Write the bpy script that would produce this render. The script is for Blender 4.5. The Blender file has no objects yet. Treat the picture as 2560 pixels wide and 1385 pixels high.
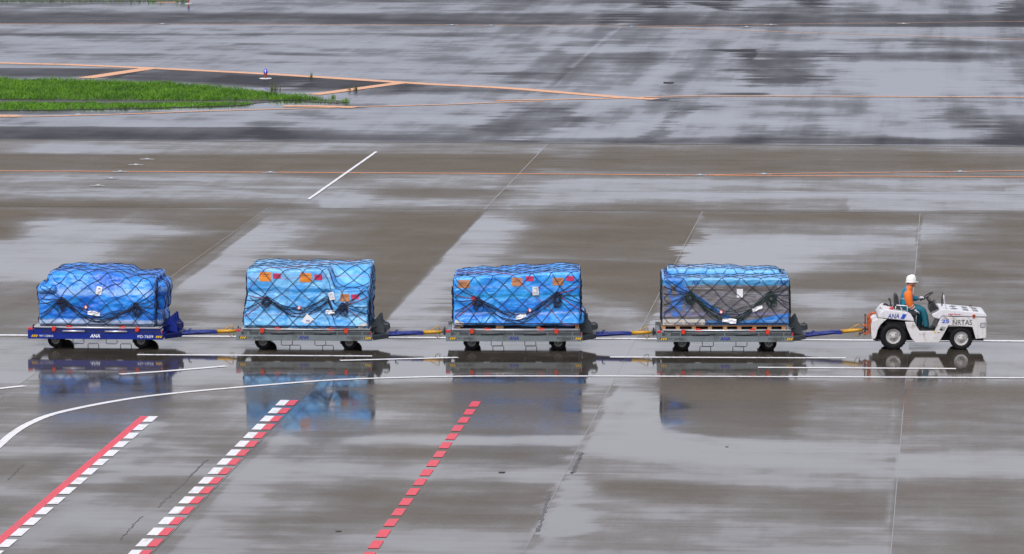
import bpy, bmesh, math, random
import numpy as np
from mathutils import Vector, Matrix, noise as mnoise
from mathutils.bvhtree import BVHTree

R = math.radians
random.seed(7)
scene = bpy.context.scene
col = scene.collection

# ------------------------------------------------------------------ camera
H = 15.5                      # observation deck height
FPX, PW, PH = 13350.0, 2560.0, 1385.0
YAW, PITCH = R(4.80), R(6.02)
cam_d = bpy.data.cameras.new("camera")
cam = bpy.data.objects.new("camera", cam_d)
col.objects.link(cam)
cam_d.sensor_width = 36.0
cam_d.lens = FPX / PW * 36.0
cam_d.clip_start = 1.0
cam_d.clip_end = 20000.0
cam.location = (0, 0, H)
cam.rotation_euler = (R(90) - PITCH, 0, YAW)
scene.camera = cam

# ------------------------------------------------------------------ sky, sun, exposure (overcast)
SUN_EL, SUN_AZ = R(56), R(200)      # azimuth clockwise from +Y: behind the camera
w = bpy.data.worlds.new("World")
scene.world = w
w.use_nodes = True
wn, wl = w.node_tree.nodes, w.node_tree.links
wn.clear()
wo = wn.new("ShaderNodeOutputWorld")
bg = wn.new("ShaderNodeBackground")
sky = wn.new("ShaderNodeTexSky")
sky.sky_type = 'NISHITA'
sky.sun_disc = False
sky.sun_elevation = SUN_EL
sky.sun_rotation = SUN_AZ
sky.air_density = 1.0
sky.dust_density = 3.0
hs = wn.new("ShaderNodeHueSaturation")
hs.inputs["Saturation"].default_value = 0.18
tint = wn.new("ShaderNodeMix"); tint.data_type = 'RGBA'; tint.blend_type = 'MULTIPLY'
tint.inputs["Factor"].default_value = 1.0
# the cloud deck is bluer low down over the far field than higher up
wtc = wn.new("ShaderNodeTexCoord"); wsx = wn.new("ShaderNodeSeparateXYZ"); wmr = wn.new("ShaderNodeMapRange"); wmx = wn.new("ShaderNodeMix")
wmx.data_type = 'RGBA'
wmr.interpolation_type = 'SMOOTHSTEP'
wmr.inputs[1].default_value = 0.060; wmr.inputs[2].default_value = 0.135
wmx.inputs[6].default_value = (0.90, 0.925, 1.09, 1); wmx.inputs[7].default_value = (0.965, 0.945, 1.015, 1)
wl.new(wtc.outputs["Generated"], wsx.inputs[0]); wl.new(wsx.outputs[2], wmr.inputs[0]); wl.new(wmr.outputs[0], wmx.inputs[0]); wl.new(wmx.outputs[2], tint.inputs[7])
bg.inputs["Strength"].default_value = 0.15
wl.new(sky.outputs[0], hs.inputs["Color"])
wl.new(hs.outputs[0], tint.inputs[6])
wl.new(tint.outputs[2], bg.inputs["Color"])
wl.new(bg.outputs[0], wo.inputs[0])

sd = bpy.data.lights.new("sun", 'SUN')
sd.energy = 0.8
sd.angle = R(30)
sd.color = (1.0, 0.97, 0.93)
so = bpy.data.objects.new("sun", sd)
col.objects.link(so)
sdir = Vector((math.sin(SUN_AZ) * math.cos(SUN_EL), math.cos(SUN_AZ) * math.cos(SUN_EL), math.sin(SUN_EL)))
so.rotation_euler = (-sdir).to_track_quat('-Z', 'Y').to_euler()
so.location = (0, 0, 60)

scene.view_settings.view_transform = 'Standard'
scene.view_settings.look = 'None'
scene.view_settings.exposure = 0.47
scene.view_settings.gamma = 1.0
scene.view_settings.use_curve_mapping = False

# ------------------------------------------------------------------ measuring: photograph point -> ground point
_cy, _sy, _cp, _sp = math.cos(YAW), math.sin(YAW), math.cos(PITCH), math.sin(PITCH)
RT = Vector((_cy, _sy, 0))
FW = Vector((-_sy * _cp, _cy * _cp, -_sp))
UP = Vector((-_sy * _sp, _cy * _sp, _cp))

def G(u, v, z=0.0):
    d = RT * ((u - PW / 2) / FPX) + UP * ((PH / 2 - v) / FPX) + FW
    t = (z - H) / d.z
    return Vector((d.x * t, d.y * t, z))

def to_px(x, y):
    """numpy: ground x, y -> photograph u, v"""
    dz = -H
    dep = x * FW.x + y * FW.y + dz * FW.z
    uu = PW / 2 + FPX * (x * RT.x + y * RT.y) / dep
    vv = PH / 2 - FPX * (x * UP.x + y * UP.y + dz * UP.z) / dep
    return uu, vv

# ------------------------------------------------------------------ material helpers
MATS = {}

def new_mat(name):
    m = bpy.data.materials.new(name)
    m.use_nodes = True
    n, l = m.node_tree.nodes, m.node_tree.links
    return m, n, l, n["Principled BSDF"]

def math_node(n, l, op, a, b=None, clamp=False):
    k = n.new("ShaderNodeMath"); k.operation = op; k.use_clamp = clamp
    for i, x in enumerate((a, b)):
        if x is None: continue
        if isinstance(x, (int, float)): k.inputs[i].default_value = x
        else: l.new(x, k.inputs[i])
    return k.outputs[0]

def mix_col(n, l, fac, a, b, mode='MIX'):
    k = n.new("ShaderNodeMix"); k.data_type = 'RGBA'; k.blend_type = mode
    if isinstance(fac, (int, float)): k.inputs[0].default_value = fac
    else: l.new(fac, k.inputs[0])
    for i, x in ((6, a), (7, b)):
        if isinstance(x, (tuple, list)): k.inputs[i].default_value = (*x[:3], 1)
        else: l.new(x, k.inputs[i])
    return k.outputs[2]

def noise_node(n, l, scale, detail=4, rough=0.55, vec=None, mapscale=None, coord='Object', dist=0.0):
    t = n.new("ShaderNodeTexNoise")
    t.inputs["Scale"].default_value = scale
    t.inputs["Detail"].default_value = detail
    t.inputs["Roughness"].default_value = rough
    t.inputs["Distortion"].default_value = dist
    if vec is None:
        tc = n.new("ShaderNodeTexCoord"); vec = tc.outputs[coord]
    if mapscale:
        mp = n.new("ShaderNodeMapping"); mp.inputs["Scale"].default_value = mapscale
        l.new(vec, mp.inputs[0]); vec = mp.outputs[0]
    l.new(vec, t.inputs["Vector"])
    return t.outputs["Fac"]

def ramp(n, l, fac, p0, p1, v0=0.0, v1=1.0):
    k = n.new("ShaderNodeMapRange"); k.interpolation_type = 'SMOOTHSTEP'
    k.inputs[1].default_value = p0; k.inputs[2].default_value = p1
    k.inputs[3].default_value = v0; k.inputs[4].default_value = v1
    l.new(fac, k.inputs[0])
    return k.outputs[0]

def pm(name, c, rough=0.5, metal=0.0, var=0.18, scale=6.0, dirt=None, dirt_amt=0.5, dirt_scale=3.0, bump=0.0, bscale=30, coat=0.0, spec=0.5, streak=None):
    """painted / worn solid colour"""
    if name in MATS: return MATS[name]
    m, n, l, b = new_mat(name)
    f = noise_node(n, l, scale)
    lo = tuple(x * (1 - var) for x in c); hi = tuple(min(1, x * (1 + var)) for x in c)
    out = mix_col(n, l, f, lo, hi)
    if dirt:
        d = noise_node(n, l, dirt_scale, 6, 0.65)
        k = ramp(n, l, d, 0.52, 0.72, 0, dirt_amt)
        out = mix_col(n, l, k, out, dirt)
    if streak:
        sn_ = noise_node(n, l, 1.0, 5, .65, None, (11, 11, 1.4))
        out = mix_col(n, l, ramp(n, l, sn_, .50, .72, 0, .42), out, streak)
    l.new(out, b.inputs["Base Color"])
    rr = ramp(n, l, f, 0.3, 0.7, max(0.02, rough - 0.08), min(1, rough + 0.08))
    l.new(rr, b.inputs["Roughness"])
    b.inputs["Metallic"].default_value = metal
    b.inputs["Coat Weight"].default_value = coat
    b.inputs["Coat Roughness"].default_value = 0.12
    b.inputs["Specular IOR Level"].default_value = spec
    if bump:
        bn = n.new("ShaderNodeBump"); bn.inputs["Strength"].default_value = bump
        bn.inputs["Distance"].default_value = 0.01
        l.new(noise_node(n, l, bscale), bn.inputs["Height"])
        l.new(bn.outputs[0], b.inputs["Normal"])
    MATS[name] = m
    return m

# ------------------------------------------------------------------ mesh builder
class MB:
    def __init__(s):
        s.v = []; s.f = []; s.mi = []; s.cur = 0
    def add(s, vs, fs):
        o = len(s.v)
        s.v.extend([tuple(p) for p in vs])
        for f in fs:
            s.f.append(tuple(o + i for i in f)); s.mi.append(s.cur)
        return s
    def mat(s, i): s.cur = i; return s
    def box(s, x0, x1, y0, y1, z0, z1):
        vs = [(x, y, z) for z in (z0, z1) for y in (y0, y1) for x in (x0, x1)]
        return s.add(vs, [(0, 2, 3, 1), (4, 5, 7, 6), (0, 1, 5, 4), (2, 6, 7, 3), (0, 4, 6, 2), (1, 3, 7, 5)])
    def prism(s, poly, y0, y1):
        """poly in (x, z), extruded along y"""
        a = sum(poly[i][0] * poly[(i + 1) % len(poly)][1] - poly[(i + 1) % len(poly)][0] * poly[i][1] for i in range(len(poly)))
        if a < 0: poly = poly[::-1]
        k = len(poly)
        vs = [(x, y0, z) for x, z in poly] + [(x, y1, z) for x, z in poly]
        fs = [tuple(range(k)), tuple(range(2 * k - 1, k - 1, -1))]
        fs += [(i, i + k, (i + 1) % k + k, (i + 1) % k) for i in range(k)]
        return s.add(vs, fs)
    def slab(s, poly, z0, z1):
        """poly in (x, y), extruded along z"""
        a = sum(poly[i][0] * poly[(i + 1) % len(poly)][1] - poly[(i + 1) % len(poly)][0] * poly[i][1] for i in range(len(poly)))
        if a < 0: poly = poly[::-1]
        k = len(poly)
        vs = [(x, y, z0) for x, y in poly] + [(x, y, z1) for x, y in poly]
        fs = [tuple(range(k - 1, -1, -1)), tuple(range(k, 2 * k))]
        fs += [(i, (i + 1) % k, (i + 1) % k + k, i + k) for i in range(k)]
        return s.add(vs, fs)
    def tube(s, pts, r, n=6, closed=False):
        pts = [Vector(p) for p in pts]
        k = len(pts)
        if k < 2: return s
        vs = []
        ref = None
        for i, p in enumerate(pts):
            if closed: t = pts[(i + 1) % k] - pts[i - 1]
            else: t = pts[min(i + 1, k - 1)] - pts[max(i - 1, 0)]
            if t.length < 1e-9: t = Vector((1, 0, 0))
            t.normalize()
            if ref is None or abs(ref.dot(t)) > 0.95:
                ref = Vector((0, 0, 1)) if abs(t.z) < 0.8 else Vector((1, 0, 0))
            a = (ref - t * ref.dot(t)).normalized(); b = t.cross(a)
            ref = a
            rr = r[i] if isinstance(r, (list, tuple)) else r
            for j in range(n):
                th = 2 * math.pi * j / n
                vs.append(p + (a * math.cos(th) + b * math.sin(th)) * rr)
        fs = []
        for i in range(k if closed else k - 1):
            i2 = (i + 1) % k
            for j in range(n):
                j2 = (j + 1) % n
                fs.append((i * n + j, i * n + j2, i2 * n + j2, i2 * n + j))
        if not closed:
            fs.append(tuple(range(n - 1, -1, -1)))
            fs.append(tuple((k - 1) * n + j for j in range(n)))
        return s.add(vs, fs)
    def lathe_y(s, prof, c, n=28):
        """prof: (radius, y offset) list, revolved about a y axis through c"""
        vs = []
        for r, y in prof:
            for j in range(n):
                th = 2 * math.pi * j / n
                vs.append((c[0] + r * math.cos(th), c[1] + y, c[2] + r * math.sin(th)))
        fs = []
        for i in range(len(prof) - 1):
            for j in range(n):
                j2 = (j + 1) % n
                fs.append((i * n + j, i * n + j2, (i + 1) * n + j2, (i + 1) * n + j))
        return s.add(vs, fs)
    def lathe_z(s, prof, c, n=20):
        vs = []
        for r, z in prof:
            for j in range(n):
                th = 2 * math.pi * j / n
                vs.append((c[0] + r * math.cos(th), c[1] + r * math.sin(th), c[2] + z))
        fs = []
        for i in range(len(prof) - 1):
            for j in range(n):
                j2 = (j + 1) % n
                fs.append((i * n + j, i * n + j2, (i + 1) * n + j2, (i + 1) * n + j))
        return s.add(vs, fs)
    def text(s, body, x, y, z, h, wid=None, shear=0.0, bold=0.0):
        """lettering standing on a face that looks towards -y; (x, z) lower left corner, cap height h, width wid"""
        cu = bpy.data.curves.new("t", 'FONT')
        cu.body = body; cu.size = 1.0; cu.shear = shear; cu.offset = bold; cu.resolution_u = 3
        ob = bpy.data.objects.new("t", cu)
        col.objects.link(ob)
        dg = bpy.context.evaluated_depsgraph_get()
        me = bpy.data.meshes.new_from_object(ob.evaluated_get(dg))
        bpy.data.objects.remove(ob); bpy.data.curves.remove(cu)
        vs = [v.co.copy() for v in me.vertices]; fs = [tuple(p.vertices) for p in me.polygons]
        bpy.data.meshes.remove(me)
        if not vs: return s
        mx = min(v.x for v in vs); Mx = max(v.x for v in vs); my = min(v.y for v in vs); My = max(v.y for v in vs)
        sx = (wid / (Mx - mx)) if wid else h / (My - my)
        sz = h / (My - my)
        return s.add([(x + (v.x - mx) * sx, y, z + (v.y - my) * sz) for v in vs], fs)
    def build(s, name, mats, parent=None, smooth=False, bevel=0.0, loc=None):
        me = bpy.data.meshes.new(name)
        me.from_pydata(s.v, [], s.f)
        if not isinstance(mats, (list, tuple)): mats = [mats]
        for m in mats: me.materials.append(m)
        me.polygons.foreach_set("material_index", s.mi)
        if bevel:
            bm = bmesh.new(); bm.from_mesh(me)
            bm.normal_update()
            es = [e for e in bm.edges if len(e.link_faces) == 2 and e.calc_face_angle(0) > R(25)]
            bmesh.ops.bevel(bm, geom=es, offset=bevel, segments=2, affect='EDGES', profile=0.6, clamp_overlap=True)
            bm.to_mesh(me); bm.free()
        if smooth:
            me.polygons.foreach_set("use_smooth", [True] * len(me.polygons))
        me.update()
        o = bpy.data.objects.new(name, me)
        col.objects.link(o)
        if parent: o.parent = parent
        if loc: o.location = loc
        return o

def empty(name, loc, rz=0.0):
    o = bpy.data.objects.new(name, None)
    col.objects.link(o)
    o.empty_display_size = 0.3
    o.location = loc; o.rotation_euler = (0, 0, rz)
    return o

def tag(o, label=None, cat=None, group=None, kind=None):
    if label: o["label"] = label
    if cat: o["category"] = cat
    if group: o["group"] = group
    if kind: o["kind"] = kind
    return o

# ------------------------------------------------------------------ GROUND: wetness map and sheets
rs = np.random.RandomState(11)

def vnoise(x, y, seed):
    t = np.random.RandomState(seed).rand(256, 256)
    xi = np.floor(x).astype(int); yi = np.floor(y).astype(int)
    fx = x - xi; fy = y - yi
    fx = fx * fx * (3 - 2 * fx); fy = fy * fy * (3 - 2 * fy)
    a = t[xi % 256, yi % 256]; b = t[(xi + 1) % 256, yi % 256]
    c = t[xi % 256, (yi + 1) % 256]; d = t[(xi + 1) % 256, (yi + 1) % 256]
    return (a * (1 - fx) + b * fx) * (1 - fy) + (c * (1 - fx) + d * fx) * fy

def fbm(x, y, seed, oct=4, g=0.5):
    s = 0; amp = 1; tot = 0
    for i in range(oct):
        s = s + amp * vnoise(x * 2 ** i + 17.3 * i, y * 2 ** i + 5.1 * i, seed + i)
        tot += amp; amp *= g
    return s / tot

def sstep(x, a, b):
    t = np.clip((x - a) / (b - a), 0, 1)
    return t * t * (3 - 2 * t)

# joints of the concrete slabs (measured): world X of the lengthwise joints, world Y of the crosswise ones
XJ = [G(*p).x for p in ((655, 530), (1205, 530), (1755, 530), (2300, 535))]
XC, XA, XB, XD = XJ
def _yc(v0, v1): return 0.5 * (G(0, v0).y + G(2560, v1).y)
Y_EDGE = _yc(349, 366)        # concrete apron meets the asphalt taxiway
Y_J1 = _yc(515, 534)
Y_J2 = _yc(390, 404)
Y_J3 = _yc(470, 483)

# wet / damp patches, a few dark ones painted-in reflections: convex outlines measured in the photograph, (u, v, softness of the edge leaving that corner), amount
P_APRON = [
    # strip just in front of the taxiway edge
    ([(0, 352, 6), (1000, 356, 60), (900, 384, 10), (0, 384, 60)], .35),
    ([(-1600, 384, 5), (1400, 386, 30), (1330, 430, 8), (-1600, 424, 60)], -.55),
    ([(1480, 372, 12), (2450, 380, 60), (2560, 428, 8), (1400, 428, 60)], -.45),
    ([(1380, 362, 6), (4400, 366, 60), (4400, 382, 10), (1380, 380, 60)], .20),
    ([(-1600, 436, 8), (1250, 440, 60), (1200, 514, 12), (-1600, 505, 60)], .38),
    ([(960, 470, 10), (1250, 472, 30), (1230, 500, 12), (930, 500, 60)], -.60),
    ([(760, 436, 8), (920, 440, 40), (900, 452, 8), (780, 450, 40)], -.35),
    ([(-1600, 498, 16), (500, 500, 120), (640, 519, 3), (-1600, 517, 60)], -1.0),
    ([(200, 455, 8), (420, 458, 60), (400, 470, 8), (0, 468, 60)], -.35),
    ([(1340, 447, 8), (4400, 452, 60), (4400, 530, 4), (1230, 524, 60)], .50),
    ([(1680, 466, 8), (2350, 470, 100), (2250, 480, 5), (1640, 478, 100)], -.45),
    ([(1500, 506, 16), (1820, 500, 140), (1960, 528, 3), (1440, 526, 120)], -1.0),
    ([(1300, 395, 20), (1420, 392, 60), (1500, 425, 10), (1300, 425, 60)], -.35),
    ([(1560, 410, 10), (1700, 412, 60), (1680, 422, 8), (1540, 420, 60)], .40),
    # slab left of the first joint
    ([(-1600, 524, 8), (90, 524, 60), (30, 600, 20), (-1600, 620, 60)], -.75),
    ([(60, 545, 12), (470, 560, 80), (400, 600, 20), (40, 590, 80)], .75),
    ([(-1600, 610, 20), (330, 600, 120), (240, 700, 30), (-1600, 700, 60)], .65),
    ([(480, 530, 20), (655, 530, 2), (430, 705, 40), (330, 690, 120)], -.55),
    ([(300, 570, 10), (560, 580, 40), (540, 590, 10), (300, 582, 60)], .35),
    # second slab
    ([(665, 545, 20), (780, 545, 70), (560, 720, 30), (445, 720, 2)], .60),
    ([(900, 535, 20), (1205, 531, 2), (960, 800, 30), (760, 760, 140)], -.60),
    ([(700, 620, 10), (980, 640, 60), (960, 652, 10), (700, 635, 60)], .55),
    ([(700, 560, 10), (900, 566, 60), (880, 576, 10), (700, 570, 60)], .50),
    ([(520, 740, 20), (640, 720, 60), (600, 830, 20), (440, 830, 40)], .4),
    # third slab
    ([(1207, 532, 20), (1310, 545, 60), (1110, 770, 30), (960, 810, 2)], .60),
    ([(1250, 556, 8), (1480, 562, 80), (1530, 572, 6), (1330, 574, 80)], .60),
    ([(1280, 636, 6), (1440, 642, 80), (1510, 652, 5), (1300, 646, 80)], .65),
    ([(1320, 540, 20), (1752, 534, 2), (1630, 790, 30), (1380, 700, 120)], -.62),
    ([(1010, 800, 20), (1130, 770, 60), (1120, 835, 10), (960, 835, 30)], .4),
    ([(1480, 740, 20), (1640, 740, 20), (1640, 800, 20), (1480, 800, 40)], .30),
    # fourth slab
    ([(1760, 530, 8), (2300, 536, 2), (2300, 556, 12), (1750, 552, 4)], -.55),
    ([(1740, 570, 24), (2290, 575, 4), (2290, 612, 30), (1720, 650, 10)], .55),
    ([(1730, 610, 30), (2080, 605, 120), (2020, 690, 30), (1690, 680, 10)], .65),
    ([(1900, 572, 8), (2290, 584, 4), (2290, 592, 8), (1980, 588, 80)], -.40),
    ([(2000, 690, 20), (2290, 684, 4), (2290, 720, 20), (1980, 718, 60)], -.45),
    ([(1650, 770, 6), (1720, 690, 40), (1640, 835, 20), (1610, 835, 3)], .8),
    ([(1980, 726, 16), (2190, 740, 60), (2150, 800, 20), (1980, 800, 60)], .42),
    ([(1990, 806, 8), (2160, 806, 40), (2160, 822, 8), (1990, 822, 40)], -.3),
    # fifth slab
    ([(2304, 540, 14), (2430, 545, 60), (2400, 600, 30), (2302, 600, 2)], .35),
    ([(2440, 560, 30), (4400, 560, 60), (4400, 700, 30), (2400, 680, 80)], -.35),
    ([(2300, 640, 20), (2560, 700, 60), (2560, 720, 20), (2300, 690, 3)], -.40),
    ([(2300, 690, 10), (4400, 770, 60), (4400, 790, 14), (2300, 705, 3)], .35),
    # the wet lane under and before the train
    ([(-1600, 842, 10), (4400, 852, 80), (4400, 950, 30), (-1600, 950, 60)], .50),
    ([(-1600, 925, 30), (1560, 940, 60), (1500, 1070, 30), (-1600, 1040, 80)], .22),
    ([(560, 985, 20), (1480, 990, 30), (1480, 1085, 6), (640, 1050, 60)], .12),
    ([(1480, 850, 40), (1640, 850, 60), (1600, 960, 30), (1450, 960, 60)], .35),
    ([(-1600, 962, 8), (1560, 958, 60), (1500, 1090, 14), (-1600, 1080, 80)], -.08),
    ([(960, 956, 10), (1480, 956, 30), (1490, 1090, 10), (960, 1085, 60)], -.34),
    ([(1640, 950, 8), (2020, 950, 20), (2000, 1095, 20), (1640, 1085, 20)], -.36),
    ([(-1600, 1000, 14), (700, 1000, 60), (560, 1075, 14), (-1600, 1075, 60)], -.15),
    # light film beside the third joint
    ([(1545, 955, 30), (1640, 960, 50), (1760, 1130, 30), (1455, 1130, 4)], .55),
    ([(1455, 1090, 20), (2240, 1120, 60), (2240, 1185, 16), (1640, 1150, 60)], .48),
    ([(1660, 1080, 8), (1960, 1108, 80), (1940, 1120, 10), (1660, 1088, 80)], .35),
    ([(2240, 1138, 10), (4400, 1138, 60), (4400, 1216, 20), (2240, 1180, 3)], .60),
    ([(1420, 1180, 20), (1500, 1215, 40), (1460, 1320, 20), (1345, 1348, 6)], .60),
    ([(1370, 1320, 20), (1430, 1320, 40), (1380, 1400, 20), (1310, 1400, 6)], .4),
    ([(1500, 1010, 8), (1590, 1000, 6), (1560, 1040, 10), (1480, 1040, 30)], -.25),
    # brown dry stretches in front, right
    ([(1750, 990, 20), (2240, 960, 4), (2220, 1090, 30), (1800, 1090, 60)], -.26),
    ([(1500, 1195, 14), (2225, 1240, 3), (2220, 1300, 14), (1480, 1240, 40)], -.55),
    ([(1480, 1280, 20), (2220, 1310, 3), (2220, 1385, 20), (1440, 1370, 40)], -.20),
    ([(1600, 1290, 8), (2215, 1318, 3), (2215, 1332, 8), (1600, 1300, 80)], .22),
    ([(1900, 1370, 8), (2225, 1366, 3), (2225, 1420, 8), (1900, 1420, 80)], .40),
    ([(2250, 970, 20), (4400, 960, 60), (4400, 1100, 40), (2240, 1090, 3)], -.28),
    ([(2236, 1200, 12), (4400, 1235, 60), (4400, 1420, 20), (2225, 1400, 3)], -.36),
    ([(2250, 1280, 20), (2400, 1290, 60), (2380, 1400, 20), (2240, 1400, 30)], .16),
    # front, middle
    ([(860, 1086, 8), (1470, 1092, 6), (1450, 1112, 8), (860, 1108, 80)], .60),
    ([(870, 1114, 8), (1450, 1118, 10), (1400, 1160, 20), (840, 1150, 60)], -.55),
    ([(780, 1155, 14), (1400, 1172, 40), (1390, 1200, 14), (760, 1180, 80)], .30),
    ([(860, 1195, 14), (1380, 1205, 10), (1330, 1330, 20), (760, 1300, 80)], -.50),
    ([(1000, 1340, 10), (1300, 1350, 30), (1290, 1400, 10), (900, 1360, 80)], .40),
    ([(860, 1010, 20), (1120, 1020, 30), (1090, 1080, 20), (840, 1060, 60)], .15),
    # front, left
    ([(150, 1070, 20), (330, 1060, 30), (260, 1110, 20), (140, 1110, 60)], -.35),
    ([(500, 1100, 20), (760, 1110, 40), (720, 1150, 20), (480, 1150, 60)], -.40),
    ([(-1600, 1130, 14), (180, 1145, 40), (120, 1200, 20), (-1600, 1200, 60)], -.50),
    ([(330, 1190, 20), (560, 1190, 40), (500, 1260, 20), (280, 1260, 60)], -.50),
    ([(-1600, 1230, 14), (90, 1240, 60), (60, 1300, 14), (-1600, 1300, 60)], -.35),
    ([(-1600, 1112, 8), (300, 1120, 60), (280, 1135, 8), (-1600, 1128, 60)], .40),
    ([(300, 1165, 8), (700, 1180, 60), (690, 1200, 10), (300, 1184, 60)], .30),
    ([(180, 1270, 12), (560, 1290, 60), (540, 1320, 12), (160, 1310, 60)], .30),
    ([(180, 1340, 14), (460, 1345, 60), (420, 1400, 14), (120, 1400, 60)], -.40),
    ([(810, 950, 20), (880, 960, 40), (540, 1400, 30), (420, 1385, 3)], .38),
    ([(370, 1050, 10), (400, 1060, 20), (250, 1190, 20), (230, 1180, 10)], .40),
    ([(560, 1290, 20), (800, 1300, 60), (760, 1390, 20), (540, 1390, 30)], -.25),
]
P_TAXI = [
    ([(-1600, 30, 6), (1560, 34, 80), (1540, 62, 2), (-1600, 58, 60)], -.75),
    ([(1540, 34, 8), (4400, 40, 80), (4400, 70, 3), (1540, 66, 60)], -.80),
    ([(-1600, 80, 3), (500, 84, 120), (420, 90, 4), (-1600, 86, 60)], -.7),
    ([(800, 82, 4), (1300, 82, 120), (1280, 92, 5), (700, 88, 120)], -.55),
    ([(200, 134, 4), (400, 132, 40), (390, 140, 4), (240, 140, 60)], -.60),
    ([(150, 134, 2), (180, 134, 20), (180, 139, 2), (150, 139, 20)], -.5),
    ([(560, 107, 3), (700, 108, 40), (690, 113, 3), (560, 112, 40)], -.5),
    ([(720, 133, 3), (860, 134, 40), (850, 140, 3), (720, 140, 40)], -.45),
    # asphalt corner round the grass
    ([(-1600, 162, 3), (380, 172, 4), (300, 192, 8), (-1600, 188, 60)], -.85),
    ([(390, 172, 4), (780, 192, 20), (700, 222, 8), (280, 198, 20)], -.9),
    ([(760, 192, 4), (990, 206, 4), (900, 228, 8), (720, 224, 20)], -.9),
    ([(560, 186, 3), (800, 196, 20), (790, 224, 8), (540, 208, 40)], -.4),
    ([(880, 214, 4), (1060, 208, 30), (1000, 240, 10), (840, 240, 30)], -.6),
    ([(1000, 210, 6), (1300, 222, 80), (1200, 232, 10), (960, 238, 60)], -.55),
    ([(1250, 222, 4), (1420, 230, 60), (1400, 236, 4), (1150, 230, 60)], -.4),
    ([(-1600, 275, 3), (400, 278, 60), (380, 286, 4), (-1600, 288, 60)], -.45),
    ([(-1600, 314, 4), (760, 318, 60), (690, 350, 5), (-1600, 346, 60)], -.75),
    ([(640, 300, 10), (730, 300, 30), (690, 340, 10), (580, 345, 30)], -.35),
    ([(640, 330, 10), (1300, 335, 60), (1300, 358, 2), (640, 352, 60)], -.5),
    ([(1300, 344, 8), (4400, 350, 80), (4400, 368, 2), (1300, 358, 80)], -.75),
    ([(740, 276, 3), (820, 276, 20), (790, 290, 4), (720, 288, 20)], -.4),
    # runs and streaks, right half, with painted-in dark reflections among them
    ([(1300, 262, 10), (1440, 266, 30), (1390, 330, 16), (1200, 335, 30)], -.55),
    ([(1500, 270, 12), (1620, 268, 40), (1560, 330, 16), (1440, 330, 40)], -.35),
    ([(1700, 265, 20), (1740, 262, 10), (1650, 352, 16), (1590, 352, 10)], -.45),
    ([(1960, 290, 14), (2080, 280, 40), (2040, 350, 16), (1900, 350, 40)], -.35),
    ([(2370, 265, 20), (2440, 265, 40), (2430, 310, 16), (2350, 305, 40)], -.45),
    ([(2480, 300, 20), (4400, 290, 30), (4400, 366, 10), (2490, 362, 40)], -.6),
    ([(1900, 130, 8), (2060, 128, 40), (2010, 218, 16), (1880, 225, 40)], -.55),
    ([(2110, 130, 6), (2540, 132, 60), (2460, 158, 8), (2080, 150, 60)], -.55),
    ([(1930, 185, 6), (2060, 186, 40), (2040, 206, 8), (1890, 210, 40)], -.35),
    ([(1250, 180, 5), (1360, 180, 50), (1340, 194, 6), (1250, 194, 50)], -.55),
    ([(1260, 204, 3), (1370, 205, 30), (1360, 210, 3), (1260, 210, 40)], -.55),
    ([(1700, 124, 2.5), (1888, 123, 5), (1885, 132, 2.5), (1790, 127, 12)], -1.7),  # painted-in reflection of a dark object that is not modelled
    ([(1862, 128, 4), (1890, 128, 3), (1886, 149, 4), (1850, 149, 14)], -1.2),  # end of the same reflection, painted in by lowering the wetness
    ([(1800, 172, 2), (1890, 172, 20), (1880, 178, 2), (1800, 178, 30)], -.5),
    ([(1800, 232, 2), (1910, 232, 20), (1900, 238, 2), (1790, 238, 30)], -.9),
    ([(1666, 205, 2.5), (1690, 205, 6), (1684, 210, 2.5), (1664, 210, 8)], -1.0),
    ([(1600, 246, 2), (1680, 246, 10), (1680, 254, 2), (1600, 252, 20)], -.7),
    ([(1540, 132, 10), (1700, 132, 60), (1640, 156, 10), (1500, 150, 60)], -.40),
    ([(1560, 96, 5), (1900, 90, 80), (1840, 108, 8), (1540, 110, 80)], -.35),
    ([(2140, 96, 5), (2260, 94, 50), (2220, 108, 8), (2120, 112, 50)], -.5),
    ([(2300, 100, 5), (2560, 104, 50), (2500, 122, 8), (2290, 118, 50)], -.4),
    ([(1540, 20, 6), (1640, 6, 30), (1600, 40, 6), (1500, 30, 30)], -.5),
    ([(1635, -4, 4), (1680, -4, 10), (1665, 20, 5), (1635, 20, 10)], -1.2),  # mirrored vegetation painted in as a dark patch; no plants stand behind it
    ([(1750, -4, 4), (1870, -4, 20), (1800, 22, 5), (1740, 10, 20)], -1.3),  # another painted-in dark reflection of unbuilt vegetation
    ([(2000, -2, 4), (2060, -2, 16), (2040, 18, 5), (2000, 14, 20)], -1.0),  # last of the vegetation reflections painted in as dark patches
    ([(1900, 18, 5), (2150, 20, 40), (2140, 32, 5), (1900, 30, 40)], -.45),
    ([(2520, -6, 10), (2600, -6, 10), (2600, 40, 10), (2500, 36, 10)], -.8),
    ([(880, -4, 2), (1640, -4, 30), (1640, 8, 3), (880, 6, 60)], -.5),
    ([(0, 6, 3), (1500, 8, 100), (1500, 14, 4), (0, 14, 60)], -.2),
    ([(1545, 66, 3), (1556, 66, 3), (1430, 170, 3), (1419, 170, 3)], .3),
    ([(1420, 168, 3), (1430, 170, 3), (1380, 215, 3), (1372, 213, 3)], -.3),
    ([(1380, 115, 3), (1690, 118, 60), (1640, 128, 4), (1400, 134, 60)], .5),
    ([(2150, 150, 10), (2520, 152, 60), (2500, 240, 10), (2130, 238, 60)], .25),
]

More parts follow.
